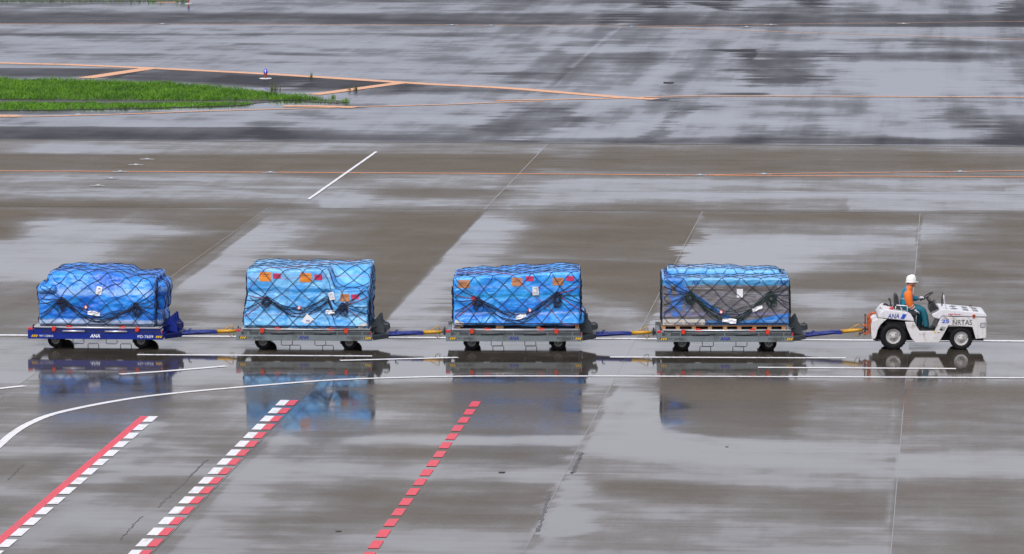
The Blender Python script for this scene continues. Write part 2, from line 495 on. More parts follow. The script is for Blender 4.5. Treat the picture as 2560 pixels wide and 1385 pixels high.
def patch_sum(u, v, plist, wob_u, wob_v):
    tot = np.zeros_like(u)
    for poly, amp in plist:
        us = [p[0] for p in poly]; vs_ = [p[1] for p in poly]
        sel = (u > min(us) - 160) & (u < max(us) + 160) & (v > min(vs_) - 60) & (v < max(vs_) + 60)
        if not sel.any(): continue
        uu = u[sel]; vv = v[sel]
        val = np.full(uu.shape, amp)
        k = len(poly)
        for i in range(k):
            a = poly[i]; b = poly[(i + 1) % k]
            ex, ey = b[0] - a[0], b[1] - a[1]
            L = math.hypot(ex, ey)
            d = ((uu - a[0]) * (-ey) + (vv - a[1]) * ex) / L      # + inside (corners run clockwise on the page)
            s = a[2] * (1.7 if a[2] > 5 else 1.0)
            wob = (wob_u[sel] * abs(ey) + wob_v[sel] * abs(ex)) / L
            d = d + wob * min(1.0, s / 24.0) if s > 3.5 else d
            val = val * sstep(d, -s * .5, s * .5)
        tot[sel] += val
    return tot

def grid_sheet(name, xs, ys, z, mat, wet_fn):
    nx, ny = len(xs), len(ys)
    X, Y = np.meshgrid(xs, ys)
    wet = wet_fn(X, Y)
    co = np.stack([X.ravel(), Y.ravel(), np.full(X.size, z)], 1)
    i = np.arange((ny - 1) * (nx - 1))
    r_, c_ = i // (nx - 1), i % (nx - 1)
    a = r_ * nx + c_
    faces = np.stack([a, a + 1, a + 1 + nx, a + nx], 1)
    me = bpy.data.meshes.new(name)
    me.vertices.add(co.shape[0]); me.vertices.foreach_set("co", co.ravel())
    me.loops.add(faces.size); me.loops.foreach_set("vertex_index", faces.ravel().astype(np.int32))
    me.polygons.add(faces.shape[0])
    me.polygons.foreach_set("loop_start", np.arange(0, faces.size, 4, dtype=np.int32))
    me.update(calc_edges=True)
    at = me.attributes.new("wet", 'FLOAT', 'POINT')
    at.data.foreach_set("value", wet.ravel().astype(np.float32))
    me.materials.append(mat)
    o = bpy.data.objects.new(name, me)
    col.objects.link(o)
    return o

def spread(lo, hi, a, b, step, extra=()):
    """coordinates: coarse out to lo / hi, even steps from a to b, with pairs at the joints"""
    mid = list(np.arange(a, b, step))
    for e in extra:
        mid = [m for m in mid if abs(m - e) > step * .45] + [e - .012, e + .012]
    out_l, s, p = [], step, a
    while p > lo: s *= 1.6; p -= s; out_l.append(max(p, lo))
    out_r, s, p = [], step, b
    while p < hi: s *= 1.6; p += s; out_r.append(min(p, hi))
    return np.array(sorted(set(out_l + mid + [b] + out_r)))

def wet_apron(X, Y):
    u, v = to_px(X, Y)
    wu = (fbm(X / 1.2, Y / 5, 3) - .5) * 90 + (fbm(X / 7, Y / .55, 13, 3, .65) - .5) * 150
    wv = (fbm(X / 1.5, Y / 4, 5) - .5) * 16
    slab = np.where(Y < Y_J1, np.searchsorted(np.array(XJ), X), 10 + (X > XA)) * 7.7
    base = .52 + .42 * (fbm(X / 5.0 + slab, Y / 3.2 + .06 * X, 21, 5, .55) - .5)
    base += .50 * (fbm(X / 1.8 + slab, Y / 1.1 + .10 * X, 31, 4, .6) - .5)
    base += .18 * sstep(v, 950, 1080) - .05 * sstep(v, 880, 500)
    return base + patch_sum(u, v, P_APRON, wu, wv) * np.where(v > 1000, .50, .75)

def wet_taxi(X, Y):
    u, v = to_px(X, Y)
    wu = (fbm(X / 1.2, Y / 6, 43) - .5) * 110 + (fbm(X / 8, Y / .9, 47, 3, .65) - .5) * 200
    wv = (fbm(X / 1.5, Y / 5, 45) - .5) * 12
    right = sstep(u, 900, 1400)
    base = .86 + .45 * (fbm(X / 6.0, Y / 5.0 + .1 * X, 51, 5, .55) - .55)
    base += .55 * (fbm(X / 2.4, Y / 3.0, 61, 4, .6) - .56)
    base += right * .65 * (fbm(X / 1.3, Y / 24.0, 71, 4, .55) - .56)
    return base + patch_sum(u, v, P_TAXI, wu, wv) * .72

def wet_material(name, dry, wetc, rough_dry, spec_dry, streak_x, streak_y, kx=.30, ky=.12, mott=.22, use_attr=True, wet_const=.6, ior=1.36, brush=0.0):
    m, n, l, b = new_mat(name)
    geo = n.new("ShaderNodeNewGeometry")
    pos = geo.outputs["Position"]
    if use_attr:
        at = n.new("ShaderNodeAttribute"); at.attribute_name = "wet"
        base = at.outputs["Fac"]
    else:
        va = n.new("ShaderNodeValue"); va.outputs[0].default_value = wet_const
        base = va.outputs[0]
    # streaks drawn out across the apron, and fine ones along it
    n1 = noise_node(n, l, 1.0, 6, .68, pos, (1 / streak_x, 1 / streak_y, 1))
    n2 = noise_node(n, l, 1.0, 4, .6, pos, (1.0, .035, 1))
    n3 = noise_node(n, l, 1.0, 5, .65, pos, (2.4, 1.1, 1))
    f = math_node(n, l, 'ADD', base, math_node(n, l, 'MULTIPLY', math_node(n, l, 'SUBTRACT', n1, .5), kx))
    f = math_node(n, l, 'ADD', f, math_node(n, l, 'MULTIPLY', math_node(n, l, 'SUBTRACT', n2, .5), ky))
    f = math_node(n, l, 'ADD', f, math_node(n, l, 'MULTIPLY', math_node(n, l, 'SUBTRACT', n3, .5), .16), True)
    wet = math_node(n, l, 'ADD', math_node(n, l, 'ADD', math_node(n, l, 'MULTIPLY', f, .76), .05), ramp(n, l, f, .66, .80, 0, .19), True)
    # colour of the stuff itself: mottled, darker when soaked
    big = noise_node(n, l, .35, 5, .6, pos)
    fine = noise_node(n, l, 9.0, 4, .7, pos, (1, .45, 1))
    c = mix_col(n, l, wet, dry, wetc)
    c = mix_col(n, l, 1.0, c, mix_col(n, l, big, (1 - mott,) * 3, (1 + mott,) * 3), 'MULTIPLY')
    c = mix_col(n, l, 1.0, c, mix_col(n, l, fine, (.72, .72, .72), (1.28, 1.28, 1.28)), 'MULTIPLY')
    l.new(c, b.inputs["Base Color"])
    b.inputs["Roughness"].default_value = rough_dry
    b.inputs["Specular IOR Level"].default_value = spec_dry
    # water film: share of the surface it covers grows with the wetness
    film = n.new("ShaderNodeBsdfPrincipled")
    l.new(c, film.inputs["Base Color"])
    film.inputs["IOR"].default_value = ior
    l.new(ramp(n, l, f, .25, .95, .26, .05), film.inputs["Roughness"])
    mx = n.new("ShaderNodeMixShader")
    l.new(wet, mx.inputs[0]); l.new(b.outputs[0], mx.inputs[1]); l.new(film.outputs[0], mx.inputs[2])
    l.new(mx.outputs[0], n["Material Output"].inputs[0])
    bn = n.new("ShaderNodeBump")
    bn.inputs["Distance"].default_value = .004
    bn.inputs["Strength"].default_value = .5
    l.new(noise_node(n, l, 14.0, 3, .6, pos), bn.inputs["Height"])
    l.new(bn.outputs[0], b.inputs["Normal"])
    bf = n.new("ShaderNodeBump")
    bf.inputs["Distance"].default_value = .004
    bf.inputs["Strength"].default_value = .08
    l.new(noise_node(n, l, 3.0, 3, .6, pos, (1, .6, 1)), bf.inputs["Height"])
    l.new(bf.outputs[0], film.inputs["Normal"])
    return m

M_CONC = wet_material("wet_concrete", (.118, .100, .075), (.050, .043, .034), .85, .05, 5.0, .36, kx=.52, ky=.34)
M_ASPH = wet_material("wet_asphalt", (.030, .030, .036), (.030, .030, .036), .75, .08, 9.0, .75, kx=.52, ky=.34)

xs_a = spread(-260, 260, -30.0, 6.5, .11, XJ)
ys_a = spread(20, Y_EDGE, 96.0, Y_EDGE - .01, .28, (Y_J1, Y_J2, Y_J3))
ys_a = ys_a[ys_a <= Y_EDGE]
apron = grid_sheet("apron", xs_a, ys_a, 0.0, M_CONC, wet_apron)
tag(apron, "wet concrete apron with pale and brown streaks", None, None, "structure")
xs_t = spread(-300, 300, -58.0, 10.0, .17)
ys_t = spread(Y_EDGE, 420, Y_EDGE, 300.0, .34)
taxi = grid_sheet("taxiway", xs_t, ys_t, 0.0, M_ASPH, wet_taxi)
tag(taxi, "wet dark asphalt taxiway with pale shine", None, None, "structure")

gm = MB().add([(-6000, -2000, -.25), (6000, -2000, -.25), (6000, 9000, -.25), (-6000, 9000, -.25)], [(0, 1, 2, 3)])
M_FIELD = pm("field_grass", (.055, .095, .025), .8, var=.4, scale=.02, spec=.2)
tag(gm.build("ground", M_FIELD), "open grass field round the paved apron", None, None, "structure")

# --- slab joints: thin sealed grooves lying 4 mm proud
def strip_pts(pts, half, z=.004):
    """flat ribbon along ground points"""
    vs, fs = [], []
    k = len(pts)
    for i, p in enumerate(pts):
        t = (pts[min(i + 1, k - 1)] - pts[max(i - 1, 0)]); t.z = 0; t.normalize()
        nrm = Vector((-t.y, t.x, 0))
        h = half[i] if isinstance(half, (list, tuple)) else half
        a = p + nrm * h; b = p - nrm * h
        vs += [(a.x, a.y, z), (b.x, b.y, z)]
    fs = [(2 * i, 2 * i + 1, 2 * i + 3, 2 * i + 2) for i in range(k - 1)]
    return vs, fs

M_JDARK = wet_material("joint_sealant", (.05, .047, .042), (.05, .047, .042), .5, .3, 3.0, .5, use_attr=False, wet_const=.42)
M_JWET = wet_material("joint_wet", (.10, .095, .09), (.10, .095, .09), .3, .4, 3.0, .5, use_attr=False, wet_const=.85)
def line_y(x, y0, y1, half, m, nm):
    b = MB(); b.add(*strip_pts([Vector((x, y0 + (y1 - y0) * i / 40, 0)) for i in range(41)], half)); tag(b.build(nm, m), kind="structure")
def line_x(y, x0, x1, half, m, nm, z=.004):
    b = MB(); b.add(*strip_pts([Vector((x0 + (x1 - x0) * i / 30, y, 0)) for i in range(31)], half, z)); tag(b.build(nm, m), kind="structure")
for x_ in XJ:
    line_y(x_, 60, Y_J1 - .05, .0075, M_JDARK if x_ in (XA,) else M_JWET, "slab_joint")
line_y(XA, Y_J1 + .05, Y_EDGE - .3, .012, M_JWET, "slab_joint")
line_x(Y_J1, -120, 80, .035, M_JDARK, "slab_joint", .006)
line_x(Y_J2, -120, 80, .020, M_JDARK, "slab_joint", .006)
line_x(Y_J3, -120, 80, .022, M_JDARK, "slab_joint", .006)
line_x(Y_EDGE, -120, 80, .10, M_JDARK, "slab_joint", .006)

def crack(p0, p1, label, seed, wd=.02):
    rng = random.Random(seed)
    a, b2 = G(*p0), G(*p1)
    pts = [a.lerp(b2, i / 46) + Vector((rng.gauss(0, .012), rng.gauss(0, .04), 0)) for i in range(47)]
    hw = [wd * rng.uniform(.15, 1.0) for _ in pts]
    b = MB(); b.add(*strip_pts(pts, hw, .0045)); tag(b.build("crack", M_JDARK), label, None, None, "structure")
crack((516, 1150), (396, 1268), "thin dark crack in the concrete left of the red and white dashes", 1, .035)
crack((356, 1290), (300, 1350), "short dark crack in the near concrete at the left", 2)
crack((60, 1160), (20, 1200), "faint dark crack near the left edge", 3)
crack((1375, 1230), (1345, 1330), "ragged dark stain along the sealed joint", 4, .05)
crack((1456, 1130), (1430, 1185), "ragged dark stain along the joint further up", 5, .05)
crack((790, 640), (690, 735), "hairline crack across the middle slab", 6, .014)
for u_, v_, r_, lb in ((847, 1328, .045, "small dark scrap on the near concrete between the dashed lines"), (1255, 1181, .055, "flat dark scrap lying on the wet concrete right of the red dashes"), (1818, 1117, .03, "tiny dark scrap on the pale wet band at the right"), (1672, 207, .16, "dark oily lump on the far wet taxiway")):
    p_ = G(u_, v_); rng_ = random.Random(int(u_))
    sc_b = MB(); ring_ = [(r_ * 1.6 * math.cos(j * .7) * rng_.uniform(.6, 1), r_ * 1.4 * math.sin(j * .7) * rng_.uniform(.6, 1)) for j in range(9)]
    sc_b.slab(ring_, .002, r_ * .2)
    tag(sc_b.build("scrap", M_JDARK, loc=(p_.x, p_.y, 0.004)), lb, "scrap")

# --- painted markings
def paint(name, c, wear=.25, wetc=.5):
    m = wet_material(name, c, tuple(x * .9 for x in c), .45, .25, 4.0, .6, mott=.06, use_attr=False, wet_const=wetc)
    n, l = m.node_tree.nodes, m.node_tree.links
    b = n["Principled BSDF"]
    src = b.inputs["Base Color"].links[0].from_socket
    fl = [x for x in n if x.type == 'BSDF_PRINCIPLED' and x != b][0]
    wn_ = noise_node(n, l, 3.0, 7, .75, n["Geometry"].outputs["Position"] if "Geometry" in n else None, (1, .35, 1))
    k = ramp(n, l, wn_, .54, .70, 0, wear * 1.3)
    o_ = mix_col(n, l, k, src, (.13, .12, .11))
    l.new(o_, b.inputs["Base Color"]); l.new(o_, fl.inputs["Base Color"])
    return m
M_PWHITE = paint("white_road_paint", (.76, .76, .76), .45, .30)
M_PORANGE = paint("orange_taxi_paint", (.76, .34, .12), .5, .50)
M_PORANGE2 = paint("orange_apron_paint", (.74, .24, .055), .5, .30)
M_PRED = paint("red_road_paint", (.68, .035, .060), .45, .20)

def smooth_path(pts, k=8):
    out = []
    P = [Vector((p[0], p[1], 0)) for p in pts]
    for i in range(len(P) - 1):
        p0 = P[max(i - 1, 0)]; p1 = P[i]; p2 = P[i + 1]; p3 = P[min(i + 2, len(P) - 1)]
        for j in range(k):
            t = j / k
            out.append(.5 * ((2 * p1) + (p2 - p0) * t + (2 * p0 - 5 * p1 + 4 * p2 - p3) * t * t + (3 * p1 - p0 - 3 * p2 + p3) * t ** 3))
    out.append(P[-1])
    return out

def marking(name, pts, half, m, label, z=.008, curve=True):
    pts = list(pts)
    long_ = pts[-1][0] - pts[0][0] > 1500
    if long_ and pts[0][0] < -50 and pts[0][1] < 1000:
        k = 1700 / (pts[1][0] - pts[0][0]); pts.insert(0, (pts[0][0] - 1700, pts[0][1] - (pts[1][1] - pts[0][1]) * k))
    if long_ and pts[-1][0] > 2600:
        k = 1900 / (pts[-1][0] - pts[-2][0]); pts.append((pts[-1][0] + 1900, pts[-1][1] + (pts[-1][1] - pts[-2][1]) * k))
    g = [G(*p) for p in (smooth_path(pts) if curve and len(pts) > 2 else pts)]
    if len(g) == 2:
        a, b2 = g
        g = [a.lerp(b2, i / 60) for i in range(61)]
    b = MB(); b.add(*strip_pts(g, half, z))
    o = b.build(name, m); tag(o, label, None, None, "structure")
    return o

marking("white_line", [(-120, 837.3), (2700, 853.8)], .14, M_PWHITE, "long white lane line passing behind the tow train")
for p in ([(343, 887), (930, 890.5)], [(1525, 893), (2115, 895.5)], [(1895, 919), (2390, 922)]):
    marking("white_line", p, .10, M_PWHITE, "short white lane dash in front of the dollies")
for p in ([(850, 901.5), (1145, 894)], [(300, 936), (430, 927), (565, 915.5)], [(-60, 979), (0, 971.5), (62, 965)]):
    marking("white_line", p, .10, M_PWHITE, "short white dash angling across the wet lane")
cv = [(-140, 1250), (-60, 1166), (0, 1112), (35, 1082), (80, 1056), (150, 1031), (300, 1001), (450, 982), (700, 960), (860, 949), (1100, 942), (1300, 940.5), (1800, 941.5), (2700, 945.5)]
marking("white_line", cv, .095, M_PWHITE, "white lane edge line curving away at its left end")
marking("white_line", [(771, 499), (941, 379.5)], .052, M_PWHITE, "white bar painted across the concrete beyond the train", .012)

marking("taxi_line", [(-60, 59.5), (700, 61), (1260, 63), (1570, 66), (1900, 78), (2250, 89), (2700, 103)], .10, M_PORANGE, "thin orange guide line bending on the far taxiway")
marking("taxi_line", [(1570, 66), (1930, 61), (2250, 57.5), (2700, 52)], .07, M_PORANGE, "faint orange branch line on the far taxiway", .011)
marking("taxi_line", [(-60, 156), (200, 163), (640, 183.5), (1050, 209), (1260, 220), (1450, 235), (1560, 244), (1640, 248)], .40, M_PORANGE, "broad orange edge line running past the grass tip")
marking("taxi_line", [(1240, 251.5), (1420, 248.5), (1560, 245.5), (1640, 242), (1760, 240.5), (2100, 241), (2700, 244.5)], .17, M_PORANGE, "orange line continuing right from the edge line", .011)
marking("taxi_line", [(-60, 293), (100, 291), (300, 286), (500, 278.5), (870, 268), (1100, 262), (1260, 256), (1360, 253)], .14, M_PORANGE, "thin orange line in front of the grass wedge", .011)
marking("taxi_line", [(710, 265.5), (800, 266), (890, 269)], .42, M_PORANGE, "thick orange end of the thin line by the grass tip", .014)
marking("taxi_line", [(-60, 288), (48, 291)], .45, M_PORANGE, "thick orange stub at the left edge", .014)
marking("taxi_bar", [(212, 195.5), (378, 170.5)], .40, M_PORANGE, "slanting orange bar behind the grass", .011)
marking("taxi_bar", [(783, 237), (1012, 206)], .34, M_PORANGE, "slanting orange bar beyond the grass tip", .011)
marking("taxi_line", [(-120, 426.5), (700, 431), (1290, 434.5), (1800, 438.5), (2700, 443.5)], .10, M_PORANGE2, "orange guide line across the concrete")
marking("taxi_line", [(1720, 438.5), (2000, 434), (2350, 430), (2700, 425)], .085, M_PORANGE2, "orange guide line branching to the right", .011)
marking("taxi_line", [(390, 6), (440, 5.5)], .3, M_PORANGE, "scrap of orange line at the far grass")

def dashes(name, x, y0, n, period, ln, half, m, label):
    b = MB()
    for i in range(n):
        ya = y0 - i * period
        jit = random.uniform(-.006, .006)
        b.add([(x - half + jit, ya - ln, .008), (x + half + jit, ya - ln, .008), (x + half + jit, ya, .008), (x - half + jit, ya, .008)], [(0, 1, 2, 3)])
    tag(b.build(name, m), label, None, None, "structure")
# three parking limit lines running towards the viewer
x1 = G(361, 1041).x; y1 = G(361, 1041).y
b = MB(); b.add(*strip_pts([Vector((x1, y1 - 30 * i / 40, 0)) for i in range(41)], .092)); tag(b.build("red_line", M_PRED), "solid red limit line beside white dashes", None, None, "structure")
per = (G(400, 1001).y - G(400, 1020.7).y)
dashes("white_dashes", x1 + .205, y1, 17, per, .95, .108, M_PWHITE, "white dashes along the solid red limit line")
x2 = G(735.5, 1001).x; y2 = G(735.5, 1001).y
dashes("red_dashes", x2, y2, 17, per, .95, .095, M_PRED, "red dashes paired with white dashes")
dashes("white_dashes", x2 - .203, y2, 17, per, .95, .105, M_PWHITE, "white dashes paired with red dashes")
x3 = G(1192, 1004).x; y3 = G(1192, 1004).y
dashes("red_dashes", x3, y3, 17, per, .95, .105, M_PRED, "single row of red dashes in the middle")

# ------------------------------------------------------------------ GRASS wedge, far grass, weeds
def leaf_mat(name, c0, c1, scale=.6):
    m, n, l, b = new_mat(name)
    geo = n.new("ShaderNodeNewGeometry")
    f = noise_node(n, l, scale, 4, .6, geo.outputs["Position"])
    r_ = geo.outputs["Random Per Island"]
    k = math_node(n, l, 'ADD', math_node(n, l, 'MULTIPLY', ramp(n, l, f, .35, .65), .6), math_node(n, l, 'MULTIPLY', r_, .22))
    l.new(mix_col(n, l, k, c0, c1), b.inputs["Base Color"])
    b.inputs["Roughness"].default_value = .55
    b.inputs["Specular IOR Level"].default_value = .3
    return m
M_GRASS = leaf_mat("grass_blades", (.045, .14, .010), (.15, .34, .014))
M_GRASS2 = leaf_mat("grass_bright", (.060, .18, .008), (.14, .34, .012))
M_WEED = leaf_mat("weed_blades", (.05, .075, .02), (.16, .17, .06), 3)
M_SOIL = pm("wet_soil", (.028, .028, .016), .5, var=.4, scale=3)

def inside(px, py, poly):
    c = False; j = len(poly) - 1
    for i in range(len(poly)):
        if (poly[i][1] > py) != (poly[j][1] > py) and px < (poly[j][0] - poly[i][0]) * (py - poly[i][1]) / (poly[j][1] - poly[i][1]) + poly[i][0]:
            c = not c
        j = i
    return c

def grass_patch(name, outline, dens, hmin, hmax, mats, label, seed):
    rng = random.Random(seed)
    poly = [(G(*p).x, G(*p).y) for p in outline]
    b = MB()
    xs = [p[0] for p in poly]; ys = [p[1] for p in poly]
    # hummocky soil bed
    b.mat(0)
    b.slab(poly, .002, .012)
    b.mat(1)
    area = (max(xs) - min(xs)) * (max(ys) - min(ys))
    V, F = [], []
    for _ in range(int(area * dens)):
        x = rng.uniform(min(xs), max(xs)); y = rng.uniform(min(ys), max(ys))
        if not inside(x, y, poly): continue
        nz = mnoise.noise(Vector((x * .55, y * .4, seed)))
        n2 = mnoise.noise(Vector((x * 1.9, y * 1.2, seed + 3)))
        h = rng.uniform(hmin, hmax) * (1 + .45 * nz + .45 * n2)
        if n2 + nz < -.75 and rng.random() < .6: h *= .35
        for _k in range(3):
            a = rng.uniform(0, math.pi); wdt = rng.uniform(.006, .015)
            lx, ly = rng.gauss(0, .45) * h, rng.gauss(0, .45) * h
            ox, oy = rng.gauss(0, .04), rng.gauss(0, .04)
            dx, dy = math.cos(a) * wdt, math.sin(a) * wdt
            o = len(V)
            V += [(x + ox - dx, y + oy - dy, .02), (x + ox + dx, y + oy + dy, .02),
                  (x + ox + lx * .4 + dx * .7, y + oy + ly * .4 + dy * .7, h * .6), (x + ox + lx * .4 - dx * .7, y + oy + ly * .4 - dy * .7, h * .6),
                  (x + ox + lx, y + oy + ly, h)]
            F += [(o, o + 1, o + 2, o + 3), (o + 3, o + 2, o + 4)]
    b.add(V, F)
    o = b.build(name, mats); tag(o, label, None, None, "stuff")
    return o

grass_patch("grass", [(-500, 182), (-60, 199), (150, 203), (420, 212), (560, 222), (700, 238), (770, 246), (815, 250), (640, 251.5), (420, 252), (-60, 249), (-500, 246)], 95, .09, .21, [M_SOIL, M_GRASS], "tall green grass covering the wedge beside the taxiway", 3)
grass_patch("grass", [(-500, 252), (-60, 258), (300, 259.5), (520, 258), (640, 259), (600, 264.5), (380, 271), (120, 276), (-60, 277.5), (-500, 272)], 110, .06, .14, [M_SOIL, M_GRASS2], "shorter bright green grass strip along the near kerb of the wedge", 5)
grass_patch("grass", [(780, 250.5), (835, 250.5), (872, 256.5), (840, 258.5), (760, 254)], 40, .05, .14, [M_SOIL, M_GRASS], "thin low grass creeping out at the tip of the wedge", 9)
grass_patch("grass", [(-700, 3), (300, 3.5), (395, 3.8), (470, 5.2), (460, -14), (-700, -14)], 9, .15, .3, [M_SOIL, M_GRASS], "distant green grass at the far corner of the taxiway", 11)
b = MB(); b.slab([(G(*p).x, G(*p).y) for p in [(-500, 246), (-60, 250), (420, 252.5), (640, 252), (700, 253), (640, 258.5), (520, 257.5), (300, 259), (-60, 257.5), (-500, 251)]], .002, .012)
tag(b.build("soil_strip", M_SOIL), "dark muddy gully between the two grass strips", None, None, "structure")

def weed(u, v, h, n_, label, spread_=.07, m=None):
    p = G(u, v)
    rng = random.Random(int(u * 7 + v))
    b = MB()
    for i in range(n_):
        a = rng.uniform(0, 2 * math.pi); hh = h * rng.uniform(.45, 1.0)
        lean = rng.uniform(.05, .55) * hh
        x0, y0 = rng.gauss(0, spread_ * .5), rng.gauss(0, spread_ * .5)
        dx, dy = math.cos(a), math.sin(a)
        wv_ = .012
        pts = [(x0 + dx * lean * t * t, y0 + dy * lean * t * t, hh * (t - .12 * t * t)) for t in (0, .35, .7, 1)]
        vs, fs = [], []
        for j, q in enumerate(pts):
            ww = wv_ * (1 - j / 3.4)
            vs += [(q[0] - dy * ww, q[1] + dx * ww, q[2]), (q[0] + dy * ww, q[1] - dx * ww, q[2])]
        fs = [(2 * j, 2 * j + 1, 2 * j + 3, 2 * j + 2) for j in range(3)]
        b.add(vs, fs)
    o = b.build("weed_tuft", m or M_WEED, loc=(p.x, p.y, .002))
    tag(o, label, "weed", "weeds in the pavement cracks")
weed(777, 196, .38, 26, "wispy weed tuft right of the blue light, by the broad orange line")
weed(684, 224, .36, 40, "brownish weed clump at the upper edge of the grass wedge", .3)
weed(833, 244, .22, 26, "small green weed clump below the slanting bar beyond the grass tip", .12, M_GRASS)
weed(874, 226, .26, 16, "left one of two thin weeds growing on the slanting orange bar")
weed(890, 226, .30, 20, "right one of two thin weeds growing on the slanting orange bar")
weed(866, 256, .24, 40, "bushy green weed at the very tip of the grass", .14, M_GRASS)

# ------------------------------------------------------------------ small airfield lights
M_BLUEG = pm("blue_glass", (.03, .03, .55), .1, var=.2, coat=1.0)
M_REDP = pm("red_base_paint", (.35, .03, .03), .5)
M_WHITEP = pm("white_plate", (.75, .75, .72), .5)
M_GLOW = pm("lens_white", (.8, .85, .95), .15, coat=1.0)
def edge_light(u, v, label, s=1.0):
    p = G(u, v)
    e = empty("taxiway_edge_light", (p.x, p.y, .003)); tag(e, label, "taxiway light")
    MB().lathe_z([(0, .0), (.37 * s, 0), (.37 * s, .025), (0.001, .03)], (0, 0, 0), 24).build("base_plate", M_WHITEP, e)
    MB().lathe_z([(.0, .03), (.06 * s, .03), (.055 * s, .12), (.10 * s, .18), (.10 * s, .22), (.0, .22)], (0, 0, 0), 18).build("post", M_REDP, e, True)
    MB().lathe_z([(.0, .222), (.115 * s, .222), (.12 * s, .30), (.10 * s, .38), (.05 * s, .43), (.001, .44)], (0, 0, 0), 20).build("lens", M_BLUEG, e, True)
    MB().lathe_z([(.0, .25), (.03 * s, .25), (.03 * s, .38), (.0, .38)], (0, -.105 * s, 0), 12).build("bulb", M_GLOW, e, True)
edge_light(664, 197, "blue domed taxiway light on a red post and white plate", .72)
edge_light(929 / 1.97, 9.5, "distant taxiway edge light beside the far orange scrap", .5)
M_STEEL = pm("worn_steel", (.42, .43, .45), .35, .8)
M_FLUSH = pm('flush_light_paint', (.34, .35, .36), .5, var=.1)
def flush_light(u, v, label, r_=.15, pale=False):
    p = G(u, v)
    e = empty("flush_light", (p.x, p.y, .009)); tag(e, label, "pavement light", "flush lights set in the pavement")
    MB().lathe_z([(0.001, .002), (r_, .002), (r_ * .95, .010), (r_ * .6, .022), (0.001, .024)], (0, 0, 0), 20).build("housing", M_FLUSH, e, True)
    MB().slab([(-r_ * 1.8, -.12), (r_ * 1.5, -.14), (r_ * 1.8, .10), (-r_ * 1.6, .14)], .000, .0015).build("white_surround", M_FLUSH, e)
    MB().lathe_z([(0.001, .025), (r_ * .3, .025), (r_ * .25, .032), (0.001, .035)], (0, 0, 0), 12).build("lens", M_GLOW, e, True)
for u, v, lb in ((300, 429.5, "flush light in the orange line, first from the left edge"), (676, 431.5, "flush light in the orange line, left of the white bar"),
                 (1750, 438.2, "flush light where the orange line forks"), (1910, 435.7, "flush light on the orange branch, just past the fork"),
                 (2400, 429.3, "flush light far along the orange branch at the right"),
                 (368, 398.5, "flush light farthest beyond the orange line in a slanting row"), (340, 412.5, "flush light just beyond the orange line in a slanting row"),
                 (278, 446.5, "flush light just before the orange line in a slanting row"), (245, 464.5, "flush light nearest the viewer in a slanting row")):
    flush_light(u, v, lb)
for u, v, lb in ((405, 60.5, "far flush light on the distant orange line, leftmost"), (1130, 63, "far flush light on the distant orange line, left one of a close pair"),
                 (1228, 63.8, "far flush light on the distant orange line, right one of a close pair"), (1579, 66.5, "far flush light where the distant orange line forks"),
                 (1867, 67.5, "far flush light between the two distant orange branches"), (1928, 62, "far flush light on the upper distant branch"), (2259, 59.5, "far flush light on the upper distant branch, rightmost"),
                 (195, 287, "flush light shining before the grass wedge")):
    flush_light(u, v, lb, .19)

# ------------------------------------------------------------------ MATERIALS of the train
M_GREY = pm("dolly_grey_paint", (.15, .18, .185), .42, var=.2, dirt=(.05, .042, .035), dirt_amt=.75, dirt_scale=3.5)
M_GREYD = pm("dolly_grey_dark", (.055, .065, .07), .5, var=.25, dirt=(.02, .02, .02), dirt_amt=.6)
M_BLUE = pm("dolly_blue_paint", (.003, .020, .22), .5, var=.2, dirt=(.008, .012, .06), dirt_amt=.5, spec=.3)
M_BLUED = pm("dolly_blue_dark", (.006, .012, .10), .45, var=.2)
M_BARBLUE = pm("drawbar_blue", (.005, .022, .20), .5, var=.2, dirt=(.05, .05, .06), dirt_amt=.5, dirt_scale=5)
M_YELLOW = pm("drawbar_yellow", (.62, .33, .02), .45, var=.15, dirt=(.12, .07, .02), dirt_amt=.6, dirt_scale=6)
M_RED = pm("stop_red", (.62, .035, .012), .4, var=.15, dirt=(.2, .03, .02), dirt_amt=.4, dirt_scale=9)
M_REFL = pm("red_reflector", (.55, .02, .03), .2, coat=.6)
M_RUB = pm("tyre_rubber", (.010, .010, .012), .7, var=.3, scale=10, spec=.2)
M_RIM = pm("rim_grey", (.30, .30, .29), .45, .4, dirt=(.06, .05, .04), dirt_amt=.8, dirt_scale=12)
M_ALU = pm("aluminium", (.55, .56, .57), .35, .85, var=.1, scale=12)
M_BLACK = pm("black_plastic", (.016, .016, .018), .45)
M_TXT_W = pm("lettering_white", (.78, .80, .84), .5, var=.05)
M_TXT_B = pm("lettering_blue", (.015, .025, .26), .45, var=.05)
M_TXT_K = pm("lettering_black", (.03, .03, .035), .5, var=.05)
M_HAZ = pm("hazard_yellow", (.75, .45, .02), .45, var=.06)
M_ROPE = pm("net_rope", (.012, .020, .055), .7, var=.3, scale=20)
M_ROPEG = pm("net_rope_green", (.012, .030, .026), .7, var=.3, scale=20)
M_ROPER = pm("net_rope_red", (.30, .03, .05), .7, var=.3, scale=20)
M_PAPER = pm("white_paper", (.80, .80, .82), .6, var=.04)
M_ORANGE_L = pm("orange_label_sheet", (.82, .27, .03), .5, var=.08)
M_PINK_L = pm("magenta_label_sheet", (.62, .03, .12), .5, var=.08)
M_TAN = pm("tan_label_sheet", (.52, .22, .09), .5, var=.1)
M_WOOD = pm("pallet_wood", (.42, .22, .09), .65, var=.3, scale=9)
M_CARD = pm("pale_board", (.55, .52, .46), .6, var=.12)
M_DARKGAP = pm("dark_underside", (.012, .012, .013), .8)

# ------------------------------------------------------------------ pallet dollies
DL, DW = 3.335, 2.50          # deck length, width

